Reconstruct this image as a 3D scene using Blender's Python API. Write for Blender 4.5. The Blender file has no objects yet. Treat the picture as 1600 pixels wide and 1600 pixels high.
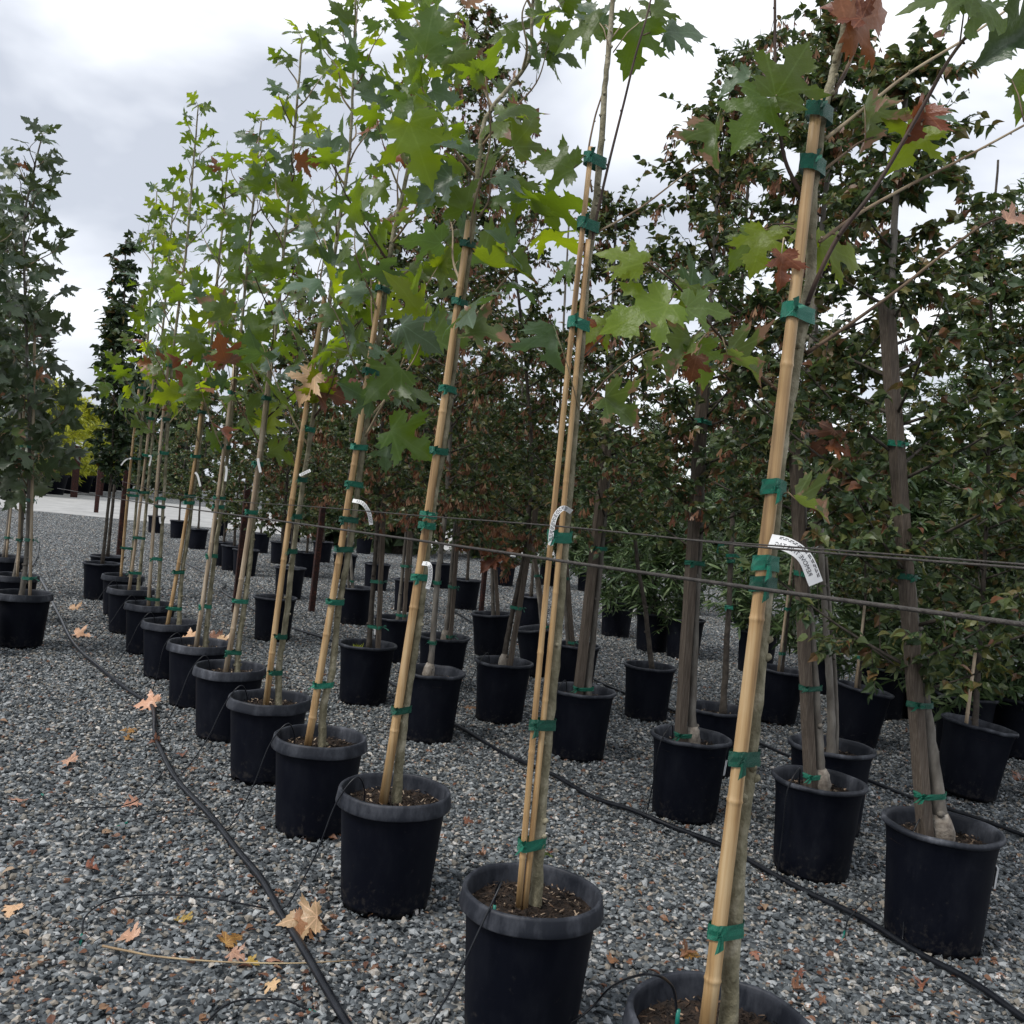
import bpy, math, random
import numpy as np
from mathutils import Vector, Matrix, Quaternion
from mathutils.geometry import delaunay_2d_cdt

# ------------------------------------------------------------------ camera, sky, sun, exposure
SC = bpy.context.scene
COL = SC.collection
F = 1480.0                       # focal length in pixels of the 1600 px photograph
CAM_H, PITCH, ROLL = 1.45, math.radians(0.5), math.radians(5.4)
cd = bpy.data.cameras.new('camera'); cam = bpy.data.objects.new('camera', cd); COL.objects.link(cam)
cd.sensor_width = 36.0; cd.lens = 36.0 * F / 1600.0; cd.clip_end = 2000; cd.clip_start = 0.05
fwd = Vector((0, math.cos(PITCH), -math.sin(PITCH))); rt0 = Vector((1, 0, 0)); up0 = rt0.cross(fwd)
right = rt0 * math.cos(ROLL) + up0 * math.sin(ROLL); up = up0 * math.cos(ROLL) - rt0 * math.sin(ROLL)
CM = Matrix((right, up, -fwd)).transposed()
cam.matrix_world = Matrix.Translation((0, 0, CAM_H)) @ CM.to_4x4()
SC.camera = cam
CAMP = Vector((0, 0, CAM_H))

W = bpy.data.worlds.new('World'); SC.world = W; W.use_nodes = True
SUN_EL, SUN_AZ = math.radians(52), math.radians(-125)     # azimuth from +Y towards +X: behind the left shoulder
def build_world():
    nt = W.node_tree; N = nt.nodes; L = nt.links; N.clear()
    out = N.new('ShaderNodeOutputWorld'); bg = N.new('ShaderNodeBackground')
    sky = N.new('ShaderNodeTexSky'); sky.sky_type = 'NISHITA'; sky.sun_disc = False
    sky.sun_elevation = SUN_EL; sky.sun_rotation = SUN_AZ
    tc = N.new('ShaderNodeTexCoord'); mp = N.new('ShaderNodeMapping')
    mp.inputs['Scale'].default_value = (1.0, 1.0, 2.2); mp.inputs['Location'].default_value = (5.3, 0.9, 2.6)
    L.new(tc.outputs['Generated'], mp.inputs['Vector'])
    n1 = N.new('ShaderNodeTexNoise'); n1.inputs['Scale'].default_value = 2.3; n1.inputs['Detail'].default_value = 5
    n1.inputs['Roughness'].default_value = 0.47; n1.inputs['Distortion'].default_value = 0.3
    L.new(mp.outputs['Vector'], n1.inputs['Vector'])
    cr = N.new('ShaderNodeValToRGB')
    cr.color_ramp.elements[0].position = 0.41; cr.color_ramp.elements[0].color = (0.345, 0.367, 0.415, 1)
    cr.color_ramp.elements[1].position = 0.66; cr.color_ramp.elements[1].color = (0.78, 0.79, 0.805, 1)
    e = cr.color_ramp.elements.new(0.51); e.color = (0.50, 0.52, 0.56, 1)
    L.new(n1.outputs['Fac'], cr.inputs['Fac'])
    sc = N.new('ShaderNodeVectorMath'); sc.operation = 'SCALE'; sc.inputs['Scale'].default_value = 0.10
    L.new(sky.outputs['Color'], sc.inputs[0])
    mx = N.new('ShaderNodeMix'); mx.data_type = 'RGBA'; mx.inputs['Factor'].default_value = 0.94
    L.new(sc.outputs['Vector'], mx.inputs['A']); L.new(cr.outputs['Color'], mx.inputs['B'])
    L.new(mx.outputs['Result'], bg.inputs['Color']); bg.inputs['Strength'].default_value = 1.0
    L.new(bg.outputs['Background'], out.inputs['Surface'])
build_world()
sl = bpy.data.lights.new('sun', 'SUN'); sl.energy = 1.45; sl.angle = math.radians(18); sl.color = (1.0, 0.96, 0.9)
sun = bpy.data.objects.new('sun', sl); COL.objects.link(sun)
sd = Vector((math.sin(SUN_AZ) * math.cos(SUN_EL), math.cos(SUN_AZ) * math.cos(SUN_EL), math.sin(SUN_EL)))
sun.rotation_euler = (-sd).to_track_quat('-Z', 'Y').to_euler()
SC.view_settings.view_transform = 'Standard'; SC.view_settings.look = 'None'
SC.view_settings.exposure = 0.95; SC.view_settings.gamma = 1.0; SC.view_settings.use_curve_mapping = False
SC.cycles.max_bounces = 6; SC.cycles.transparent_max_bounces = 4
SC.cycles.caustics_reflective = False; SC.cycles.caustics_refractive = False

rnd = random.Random(7)
nrs = np.random.RandomState(11)
U = rnd.uniform

# ------------------------------------------------------------------ pixel helpers (a pixel gives only a direction)
def ray(px, py):
    return (fwd + right * ((px - 800) / F) + up * ((800 - py) / F))
def on_z(px, py, z=0.0):
    d = ray(px, py); return CAMP + d * ((z - CAM_H) / d.z)
def on_y(px, py, Y):                    # vertical plane through a thing, facing the camera
    d = ray(px, py); return CAMP + d * (Y / d.y)
def on_plane(px, py, p, n):
    d = ray(px, py); return CAMP + d * ((p - CAMP).dot(n) / d.dot(n))

# ------------------------------------------------------------------ object helpers
def tag(o, label=None, cat=None, group=None, kind=None):
    if label: o['label'] = label
    if cat: o['category'] = cat
    if group: o['group'] = group
    if kind: o['kind'] = kind
    return o
def empty(name, loc=(0, 0, 0)):
    o = bpy.data.objects.new(name, None); o.location = loc; o.empty_display_size = 0.05
    COL.objects.link(o); return o
def link(name, me, parent=None, mat=None):
    o = bpy.data.objects.new(name, me); COL.objects.link(o)
    if parent is not None: o.parent = parent
    if mat is not None: o.matrix_local = mat
    return o
def mesh_np(name, V, Fc, mats, smooth=False, mi=None, uv=None, attr=None, vattr=None):
    """V (n,3); Fc list of faces or (m,k) int array"""
    me = bpy.data.meshes.new(name)
    V = np.asarray(V, dtype=np.float32).reshape(-1, 3)
    if isinstance(Fc, np.ndarray):
        k = Fc.shape[1]; m = len(Fc)
        tot = np.full(m, k, np.int32); flat = Fc.astype(np.int32).ravel()
    else:
        tot = np.array([len(f) for f in Fc], np.int32)
        flat = np.fromiter((i for f in Fc for i in f), np.int32, int(tot.sum())); m = len(tot)
    st = np.zeros(m, np.int32); st[1:] = np.cumsum(tot)[:-1]
    me.vertices.add(len(V)); me.vertices.foreach_set('co', V.ravel())
    me.loops.add(len(flat)); me.loops.foreach_set('vertex_index', flat)
    me.polygons.add(m); me.polygons.foreach_set('loop_start', st); me.polygons.foreach_set('loop_total', tot)
    if mi is not None: me.polygons.foreach_set('material_index', np.asarray(mi, np.int32))
    me.polygons.foreach_set('use_smooth', np.full(m, bool(smooth)))
    for mt in (mats if isinstance(mats, (list, tuple)) else [mats]): me.materials.append(mt)
    if uv is not None:
        ul = me.uv_layers.new(name='UVMap'); ul.data.foreach_set('uv', np.asarray(uv, np.float32)[flat].ravel())
    if attr is not None:
        a = me.attributes.new('rnd', 'FLOAT', 'FACE'); a.data.foreach_set('value', np.asarray(attr, np.float32))
    me.update(calc_edges=True); me.validate()
    return me

class MB:
    def __init__(s): s.v = []; s.f = []; s.m = []
    def add(s, v, f, m=0):
        o = len(s.v); s.v.extend([tuple(p) for p in v]); s.f.extend([tuple(i + o for i in q) for q in f]); s.m.extend([m] * len(f))
    def mesh(s, name, mats, smooth=True): return mesh_np(name, s.v, s.f, mats, smooth, s.m)

def cat_rom(P, n=6):
    P = [Vector(p) for p in P]
    if len(P) < 3: return [P[0].lerp(P[-1], i / n) for i in range(n + 1)]
    out = []
    for i in range(len(P) - 1):
        a = P[i - 1] if i else P[0] * 2 - P[1]; b = P[i]; c = P[i + 1]; d = P[i + 2] if i + 2 < len(P) else P[-1] * 2 - P[-2]
        for k in range(n):
            t = k / n
            out.append(0.5 * ((2 * b) + (c - a) * t + (2 * a - 5 * b + 4 * c - d) * t * t + (3 * b - a - 3 * c + d) * t ** 3))
    out.append(P[-1]); return out
def tube(P, R, n=8, caps=True, flat=None):
    P = [Vector(p) for p in P]
    if not hasattr(R, '__len__'): R = [R] * len(P)
    V = []; Fc = []
    t0 = (P[1] - P[0]).normalized(); x = t0.orthogonal().normalized()
    for i, p in enumerate(P):
        t = (P[min(i + 1, len(P) - 1)] - P[max(i - 1, 0)])
        t = t.normalized() if t.length > 1e-9 else t0
        x = (x - t * x.dot(t)); x = x.normalized() if x.length > 1e-6 else t.orthogonal().normalized()
        y = t.cross(x)
        for k in range(n):
            a = 2 * math.pi * k / n
            V.append(p + (x * math.cos(a) + y * math.sin(a)) * R[i])
    for i in range(len(P) - 1):
        for k in range(n):
            Fc.append((i * n + k, i * n + (k + 1) % n, (i + 1) * n + (k + 1) % n, (i + 1) * n + k))
    if caps:
        Fc.append(tuple(range(n - 1, -1, -1))); Fc.append(tuple((len(P) - 1) * n + k for k in range(n)))
    return V, Fc
def lathe(prof, n=48, skip=None):
    V = []; Fc = []
    for r, z in prof:
        for k in range(n):
            a = 2 * math.pi * k / n; V.append((r * math.cos(a), r * math.sin(a), z))
    for i in range(len(prof) - 1):
        for k in range(n):
            if skip and skip(i, k): continue
            Fc.append((i * n + k, i * n + (k + 1) % n, (i + 1) * n + (k + 1) % n, (i + 1) * n + k))
    return V, Fc
def frame(o, a, n, s=1.0):
    """matrix with +Y along a, +Z towards n"""
    a = Vector(a).normalized(); n = Vector(n); n = n - a * n.dot(a)
    n = n.normalized() if n.length > 1e-6 else a.orthogonal().normalized()
    b = a.cross(n)
    return Matrix.Translation(o) @ (Matrix((b, a, n)).transposed() @ Matrix.Diagonal((s, s, s))).to_4x4()

# ------------------------------------------------------------------ materials
def new_mat(name):
    m = bpy.data.materials.new(name); m.use_nodes = True; nt = m.node_tree
    return m, nt, nt.nodes, nt.links, nt.nodes['Principled BSDF']
def ramp(N, stops):
    r = N.new('ShaderNodeValToRGB'); el = r.color_ramp.elements
    el[0].position, el[0].color = stops[0][0], (*stops[0][1], 1)
    el[1].position, el[1].color = stops[-1][0], (*stops[-1][1], 1)
    for p, c in stops[1:-1]: el.new(p).color = (*c, 1)
    return r
def noise(N, L, scale, detail=4, coord='Object', rough=0.55, vec=None):
    t = N.new('ShaderNodeTexNoise'); t.inputs['Scale'].default_value = scale; t.inputs['Detail'].default_value = detail
    t.inputs['Roughness'].default_value = rough
    if vec is None:
        tc = N.new('ShaderNodeTexCoord'); vec = tc.outputs[coord]
    L.new(vec, t.inputs['Vector']); return t
def simple(name, stops, scale=8, rough=0.6, bump=0.0, bscale=60, spec=0.4, stretch=None, detail=5, per_object=0.0):
    m, nt, N, L, B = new_mat(name)
    tc = N.new('ShaderNodeTexCoord'); vec = tc.outputs['Object']
    if stretch:
        mp = N.new('ShaderNodeMapping'); mp.inputs['Scale'].default_value = stretch; L.new(vec, mp.inputs['Vector']); vec = mp.outputs['Vector']
    n = noise(N, L, scale, detail, vec=vec); r = ramp(N, stops); fac = n.outputs['Fac']
    if per_object:
        oi = N.new('ShaderNodeObjectInfo'); ma = N.new('ShaderNodeMath'); ma.operation = 'MULTIPLY_ADD'
        ma.inputs[1].default_value = per_object; L.new(oi.outputs['Random'], ma.inputs[0]); L.new(fac, ma.inputs[2])
        sb = N.new('ShaderNodeMath'); sb.operation = 'SUBTRACT'; L.new(ma.outputs[0], sb.inputs[0]); sb.inputs[1].default_value = per_object / 2; fac = sb.outputs[0]
    L.new(fac, r.inputs['Fac']); L.new(r.outputs['Color'], B.inputs['Base Color'])
    B.inputs['Roughness'].default_value = rough; B.inputs['Specular IOR Level'].default_value = spec
    if bump:
        n2 = noise(N, L, bscale, 3, vec=vec); b = N.new('ShaderNodeBump'); b.inputs['Strength'].default_value = bump
        b.inputs['Distance'].default_value = 0.01
        L.new(n2.outputs['Fac'], b.inputs['Height']); L.new(b.outputs['Normal'], B.inputs['Normal'])
    return m

M = {}
def pot_mat(name, lo, hi, rough, spec):
    m, nt, N, L, B = new_mat(name)
    tc = N.new('ShaderNodeTexCoord'); mp = N.new('ShaderNodeMapping'); mp.inputs['Scale'].default_value = (1, 1, 0.45)
    oi = N.new('ShaderNodeObjectInfo'); ad = N.new('ShaderNodeVectorMath'); ad.operation = 'ADD'
    cx = N.new('ShaderNodeCombineXYZ'); mu = N.new('ShaderNodeMath'); mu.operation = 'MULTIPLY'; mu.inputs[1].default_value = 37.0
    L.new(oi.outputs['Random'], mu.inputs[0]); L.new(mu.outputs[0], cx.inputs[0]); L.new(mu.outputs[0], cx.inputs[2])
    L.new(tc.outputs['Object'], ad.inputs[0]); L.new(cx.outputs[0], ad.inputs[1]); L.new(ad.outputs[0], mp.inputs['Vector'])
    n = noise(N, L, 9, 8, vec=mp.outputs['Vector'], rough=0.7)
    r = ramp(N, [(0.45, lo), (0.60, tuple(0.7 * a + 0.3 * b for a, b in zip(lo, hi))), (0.74, hi)])
    L.new(n.outputs['Fac'], r.inputs['Fac'])
    # splashed dry mud: a ragged stain low on the wall, broken up by noise
    sx = N.new('ShaderNodeSeparateXYZ'); L.new(tc.outputs['Object'], sx.inputs[0])
    n3 = noise(N, L, 34, 6, vec=ad.outputs[0], rough=0.75)
    zr = N.new('ShaderNodeMapRange'); zr.inputs['From Min'].default_value = 0.0; zr.inputs['From Max'].default_value = 0.16; zr.inputs['To Min'].default_value = 0.16; zr.inputs['To Max'].default_value = 0.0; L.new(sx.outputs[2], zr.inputs['Value'])
    am = N.new('ShaderNodeMath'); am.operation = 'ADD'; L.new(n3.outputs['Fac'], am.inputs[0]); L.new(zr.outputs[0], am.inputs[1])
    mr_ = N.new('ShaderNodeMapRange'); mr_.inputs['From Min'].default_value = 0.62; mr_.inputs['From Max'].default_value = 0.80; mr_.inputs['To Max'].default_value = 0.55; L.new(am.outputs[0], mr_.inputs['Value'])
    mm = N.new('ShaderNodeMix'); mm.data_type = 'RGBA'; L.new(mr_.outputs[0], mm.inputs['Factor']); L.new(r.outputs['Color'], mm.inputs['A']); mm.inputs['B'].default_value = (0.055, 0.05, 0.045, 1)
    L.new(mm.outputs['Result'], B.inputs['Base Color'])
    rr = N.new('ShaderNodeMapRange'); rr.inputs['To Min'].default_value = rough; rr.inputs['To Max'].default_value = rough + 0.3
    L.new(n.outputs['Fac'], rr.inputs['Value']); L.new(rr.outputs[0], B.inputs['Roughness'])
    n2 = noise(N, L, 5, 3, vec=mp.outputs['Vector']); b = N.new('ShaderNodeBump'); b.inputs['Strength'].default_value = 0.3; b.inputs['Distance'].default_value = 0.02
    L.new(n2.outputs['Fac'], b.inputs['Height']); L.new(b.outputs['Normal'], B.inputs['Normal'])
    B.inputs['Specular IOR Level'].default_value = spec
    return m
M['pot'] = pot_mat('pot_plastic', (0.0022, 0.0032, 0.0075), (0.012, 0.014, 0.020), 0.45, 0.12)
M['rim'] = pot_mat('rim_plastic_skylit', (0.011, 0.0135, 0.020), (0.12, 0.128, 0.15), 0.40, 0.28)  # same plastic, skylight on the lip painted in as lighter blue-grey, plus scuffs
M['soil'] = simple('potting_soil', [(0.35, (0.006, 0.004, 0.003)), (0.6, (0.03, 0.018, 0.011)), (0.8, (0.08, 0.05, 0.03))], 60, 0.95, 0.9, 140)
M['chip'] = simple('wood_chip', [(0.3, (0.10, 0.055, 0.03)), (0.7, (0.42, 0.33, 0.24))], 30, 0.9, per_object=0.2)
def bamboo_mat(name, a, b, c):
    m, nt, N, L, B = new_mat(name)
    tc = N.new('ShaderNodeTexCoord'); mp = N.new('ShaderNodeMapping'); mp.inputs['Scale'].default_value = (60, 60, 2.2)
    L.new(tc.outputs['Object'], mp.inputs['Vector'])
    n = noise(N, L, 1.0, 6, vec=mp.outputs['Vector'], rough=0.6); r = ramp(N, [(0.3, a), (0.5, b), (0.72, c)])
    n3 = noise(N, L, 5.0, 3); ad = N.new('ShaderNodeMath'); ad.operation = 'MULTIPLY_ADD'; ad.inputs[1].default_value = 0.5
    sb = N.new('ShaderNodeMath'); sb.operation = 'SUBTRACT'; sb.inputs[1].default_value = 0.25
    L.new(n3.outputs['Fac'], ad.inputs[0]); L.new(n.outputs['Fac'], ad.inputs[2]); L.new(ad.outputs[0], sb.inputs[0])
    L.new(sb.outputs[0], r.inputs['Fac']); L.new(r.outputs['Color'], B.inputs['Base Color'])
    B.inputs['Roughness'].default_value = 0.5
    return m
M['bamboo'] = bamboo_mat('bamboo_gold', (0.15, 0.085, 0.035), (0.39, 0.245, 0.11), (0.53, 0.385, 0.215))
M['bamboo_pale'] = bamboo_mat('bamboo_weathered', (0.13, 0.09, 0.055), (0.33, 0.25, 0.165), (0.48, 0.40, 0.30))
M['timber'] = simple('timber_stake', [(0.28, (0.045, 0.034, 0.026)), (0.5, (0.088, 0.068, 0.052)), (0.75, (0.15, 0.125, 0.10))], 1.0, 0.85, 0.4, 3, stretch=(190, 190, 9))
M['bark'] = simple('plane_bark', [(0.3, (0.095, 0.085, 0.05)), (0.5, (0.20, 0.18, 0.115)), (0.72, (0.37, 0.335, 0.245))], 22, 0.78, 0.8, 70, stretch=(1, 1, 0.7))
M['bark_grey'] = simple('maple_bark', [(0.3, (0.07, 0.06, 0.05)), (0.52, (0.15, 0.135, 0.115)), (0.75, (0.27, 0.25, 0.22))], 16, 0.85, 0.5, 70, stretch=(1, 1, 0.4))
M['bark_dark'] = simple('dark_bark', [(0.3, (0.025, 0.02, 0.016)), (0.7, (0.09, 0.075, 0.06))], 20, 0.85, 0.4, 60)
M['twig'] = simple('plane_twig', [(0.3, (0.05, 0.028, 0.018)), (0.5, (0.17, 0.115, 0.07)), (0.75, (0.36, 0.29, 0.19))], 9, 0.7, per_object=0.45)
M['twig_dark'] = simple('plane_twig_dark', [(0.3, (0.02, 0.012, 0.010)), (0.55, (0.06, 0.035, 0.026)), (0.75, (0.13, 0.09, 0.065))], 9, 0.65)
M['tape'] = simple('green_tape', [(0.25, (0.0, 0.06, 0.036)), (0.6, (0.003, 0.13, 0.078)), (0.85, (0.02, 0.21, 0.14))], 40, 0.34, 0.5, 120, per_object=0.5)
M['tagw'] = simple('white_tag', [(0.3, (0.62, 0.63, 0.64)), (0.7, (0.8, 0.8, 0.8))], 20, 0.5)
M['graft'] = simple('graft_bark', [(0.3, (0.09, 0.07, 0.055)), (0.5, (0.24, 0.21, 0.175)), (0.72, (0.42, 0.385, 0.34))], 26, 0.9, 0.6, 60)
M['ink'] = simple('tag_ink', [(0.3, (0.02, 0.02, 0.025)), (0.7, (0.04, 0.04, 0.05))], 20, 0.6)
M['rust'] = simple('rusty_steel', [(0.3, (0.010, 0.005, 0.004)), (0.55, (0.035, 0.010, 0.007)), (0.75, (0.10, 0.03, 0.015))], 25, 0.85, 0.3, 80)
M['hole'] = simple('hole_dark', [(0.3, (0.002, 0.002, 0.002)), (0.7, (0.004, 0.004, 0.004))], 5, 0.9)
M['cable'] = simple('steel_cable', [(0.3, (0.022, 0.019, 0.017)), (0.7, (0.06, 0.052, 0.046))], 60, 0.55, 0.4, 300)
M['pipe'] = simple('poly_pipe', [(0.35, (0.004, 0.005, 0.008)), (0.7, (0.014, 0.016, 0.02))], 12, 0.32, spec=0.28)
M['emitter'] = simple('green_plastic', [(0.3, (0.0, 0.09, 0.07)), (0.7, (0.01, 0.2, 0.15))], 20, 0.4)
M['dry'] = simple('dry_stem', [(0.35, (0.10, 0.04, 0.02)), (0.65, (0.5, 0.4, 0.24))], 3, 0.8)

def leaf_mat(name, top, under, trans, veins=True, brown=None, amt=0.0, tr=0.4, var=0.35):
    """plane leaf; UV = leaf plane, x across, y along the midrib"""
    m, nt, N, L, B = new_mat(name)
    uv = N.new('ShaderNodeUVMap'); uv.uv_map = 'UVMap'
    oi = N.new('ShaderNodeObjectInfo'); geo = N.new('ShaderNodeNewGeometry')
    mixb = N.new('ShaderNodeMix'); mixb.data_type = 'RGBA'
    mixb.inputs['A'].default_value = (*top, 1); mixb.inputs['B'].default_value = (*under, 1)
    L.new(geo.outputs['Backfacing'], mixb.inputs['Factor']); col = mixb.outputs['Result']
    n = noise(N, L, 7, 4, vec=uv.outputs['UV'])
    hs = N.new('ShaderNodeHueSaturation'); L.new(col, hs.inputs['Color'])
    def mr(src, a, b):
        r = N.new('ShaderNodeMapRange'); r.inputs['To Min'].default_value = a; r.inputs['To Max'].default_value = b; L.new(src, r.inputs['Value']); return r.outputs[0]
    L.new(mr(oi.outputs['Random'], 1 - var, 1 + var), hs.inputs['Value'])
    m7 = N.new('ShaderNodeMath'); m7.operation = 'MULTIPLY'; m7.inputs[1].default_value = 7.31; L.new(oi.outputs['Random'], m7.inputs[0])
    fr = N.new('ShaderNodeMath'); fr.operation = 'FRACT'; L.new(m7.outputs[0], fr.inputs[0])
    L.new(mr(fr.outputs[0], 0.475, 0.52), hs.inputs['Hue']); col = hs.outputs['Color']
    tcol = N.new('ShaderNodeRGB'); tcol.outputs[0].default_value = (*trans, 1); tc = tcol.outputs[0]
    if veins:
        sx = N.new('ShaderNodeSeparateXYZ'); L.new(uv.outputs['UV'], sx.inputs[0])
        ab = N.new('ShaderNodeMath'); ab.operation = 'ABSOLUTE'; L.new(sx.outputs[0], ab.inputs[0])
        prev = None
        for ang in (0, 46, 84):
            c, s_ = math.cos(math.radians(ang)), math.sin(math.radians(ang))
            a = N.new('ShaderNodeMath'); a.operation = 'MULTIPLY'; a.inputs[1].default_value = c; L.new(ab.outputs[0], a.inputs[0])
            b = N.new('ShaderNodeMath'); b.operation = 'MULTIPLY'; b.inputs[1].default_value = s_; L.new(sx.outputs[1], b.inputs[0])
            d = N.new('ShaderNodeMath'); d.operation = 'SUBTRACT'; L.new(a.outputs[0], d.inputs[0]); L.new(b.outputs[0], d.inputs[1])
            e = N.new('ShaderNodeMath'); e.operation = 'ABSOLUTE'; L.new(d.outputs[0], e.inputs[0])
            if prev:
                mn = N.new('ShaderNodeMath'); mn.operation = 'MINIMUM'; L.new(prev, mn.inputs[0]); L.new(e.outputs[0], mn.inputs[1]); prev = mn.outputs[0]
            else: prev = e.outputs[0]
        # fine side veins
        wv = N.new('ShaderNodeTexWave'); wv.inputs['Scale'].default_value = 3.2; wv.inputs['Distortion'].default_value = 1.5
        mp = N.new('ShaderNodeMapping'); mp.inputs['Rotation'].default_value = (0, 0, 0.9)
        cb = N.new('ShaderNodeCombineXYZ'); L.new(ab.outputs[0], cb.inputs[0]); L.new(sx.outputs[1], cb.inputs[1])
        L.new(cb.outputs[0], mp.inputs['Vector']); L.new(mp.outputs['Vector'], wv.inputs['Vector'])
        vr = N.new('ShaderNodeMapRange'); vr.inputs['From Min'].default_value = 0.004; vr.inputs['From Max'].default_value = 0.02
        vr.inputs['To Min'].default_value = 0.42; vr.inputs['To Max'].default_value = 0.0; L.new(prev, vr.inputs['Value'])
        wr = N.new('ShaderNodeMapRange'); wr.inputs['From Min'].default_value = 0.86; wr.inputs['To Max'].default_value = 0.10; L.new(wv.outputs['Fac'], wr.inputs['Value'])
        mxm = N.new('ShaderNodeMath'); mxm.operation = 'MAXIMUM'; L.new(vr.outputs[0], mxm.inputs[0]); L.new(wr.outputs[0], mxm.inputs[1])
        vm = N.new('ShaderNodeMix'); vm.data_type = 'RGBA'; L.new(mxm.outputs[0], vm.inputs['Factor']); L.new(col, vm.inputs['A'])
        vm.inputs['B'].default_value = (*[min(1, 2.0 * x + 0.03) for x in top], 1); col = vm.outputs['Result']
    if brown is not None:
        ln = N.new('ShaderNodeVectorMath'); ln.operation = 'LENGTH'
        of = N.new('ShaderNodeVectorMath'); of.operation = 'SUBTRACT'; of.inputs[1].default_value = (0, 0.25, 0); L.new(uv.outputs['UV'], of.inputs[0]); L.new(of.outputs[0], ln.inputs[0])
        cbn = N.new('ShaderNodeCombineXYZ'); m50 = N.new('ShaderNodeMath'); m50.operation = 'MULTIPLY'; m50.inputs[1].default_value = 50; L.new(oi.outputs['Random'], m50.inputs[0]); L.new(m50.outputs[0], cbn.inputs[0])
        av = N.new('ShaderNodeVectorMath'); av.operation = 'ADD'; L.new(uv.outputs['UV'], av.inputs[0]); L.new(cbn.outputs[0], av.inputs[1])
        bn = noise(N, L, 3.2, 4, vec=av.outputs[0]); ad = N.new('ShaderNodeMath'); ad.operation = 'MULTIPLY_ADD'; ad.inputs[1].default_value = 0.55
        L.new(ln.outputs['Value'], ad.inputs[0]); L.new(bn.outputs['Fac'], ad.inputs[2])
        br = N.new('ShaderNodeMapRange'); br.inputs['From Min'].default_value = 0.98 - amt; br.inputs['From Max'].default_value = 1.04 - amt; L.new(ad.outputs[0], br.inputs['Value'])
        bm = N.new('ShaderNodeMix'); bm.data_type = 'RGBA'; L.new(br.outputs[0], bm.inputs['Factor']); L.new(col, bm.inputs['A']); bm.inputs['B'].default_value = (*brown, 1); col = bm.outputs['Result']
        bt = N.new('ShaderNodeMix'); bt.data_type = 'RGBA'; L.new(br.outputs[0], bt.inputs['Factor']); L.new(tc, bt.inputs['A']); bt.inputs['B'].default_value = (*[x * 0.9 for x in brown], 1); tc = bt.outputs['Result']
    L.new(col, B.inputs['Base Color']); B.inputs['Roughness'].default_value = 0.40; B.inputs['Specular IOR Level'].default_value = 0.5
    tb = N.new('ShaderNodeBsdfTranslucent'); L.new(tc, tb.inputs['Color'])
    ms = N.new('ShaderNodeMixShader'); ms.inputs[0].default_value = tr
    L.new(B.outputs[0], ms.inputs[1]); L.new(tb.outputs[0], ms.inputs[2]); L.new(ms.outputs[0], N['Material Output'].inputs['Surface'])
    bp = N.new('ShaderNodeBump'); bp.inputs['Strength'].default_value = 0.35; bp.inputs['Distance'].default_value = 0.01
    L.new(n.outputs['Fac'], bp.inputs['Height']); L.new(bp.outputs['Normal'], B.inputs['Normal'])
    return m
BR = (0.20, 0.085, 0.04)
M['leaf_green'] = leaf_mat('plane_leaf_green', (0.055, 0.094, 0.018), (0.13, 0.175, 0.06), (0.20, 0.30, 0.010), tr=0.52)
M['leaf_blue'] = leaf_mat('plane_leaf_sky_sheen', (0.075, 0.12, 0.072), (0.15, 0.20, 0.125), (0.12, 0.21, 0.03), tr=0.36)  # sky reflection on upper faces painted in as a cooler grey-green
M['leaf_lime'] = leaf_mat('plane_leaf_lime', (0.115, 0.165, 0.020), (0.19, 0.245, 0.05), (0.36, 0.46, 0.010), tr=0.58)
M['leaf_spot'] = leaf_mat('plane_leaf_spotted', (0.08, 0.13, 0.03), (0.15, 0.2, 0.07), (0.28, 0.38, 0.012), brown=BR, amt=0.14, tr=0.5)
M['leaf_half'] = leaf_mat('plane_leaf_half_brown', (0.10, 0.14, 0.05), (0.18, 0.22, 0.1), (0.22, 0.3, 0.04), brown=(0.33, 0.19, 0.115), amt=0.22)
M['leaf_brown'] = leaf_mat('plane_leaf_brown', (0.20, 0.075, 0.03), (0.33, 0.19, 0.12), (0.26, 0.08, 0.02), tr=0.3)
M['leaf_tan'] = leaf_mat('plane_leaf_tan', (0.42, 0.25, 0.15), (0.48, 0.32, 0.22), (0.4, 0.2, 0.1), tr=0.1, var=0.3)
M['leaf_rust'] = leaf_mat('plane_leaf_rust', (0.19, 0.085, 0.042), (0.26, 0.145, 0.085), (0.3, 0.1, 0.03), tr=0.1, var=0.4)
M['leaf_ochre'] = leaf_mat('plane_leaf_ochre', (0.33, 0.20, 0.04), (0.36, 0.24, 0.08), (0.3, 0.2, 0.03), tr=0.1, var=0.35)
M['leaf_dark'] = leaf_mat('plane_leaf_dark', (0.052, 0.080, 0.040), (0.10, 0.13, 0.075), (0.09, 0.125, 0.03), tr=0.25, var=0.45)

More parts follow.
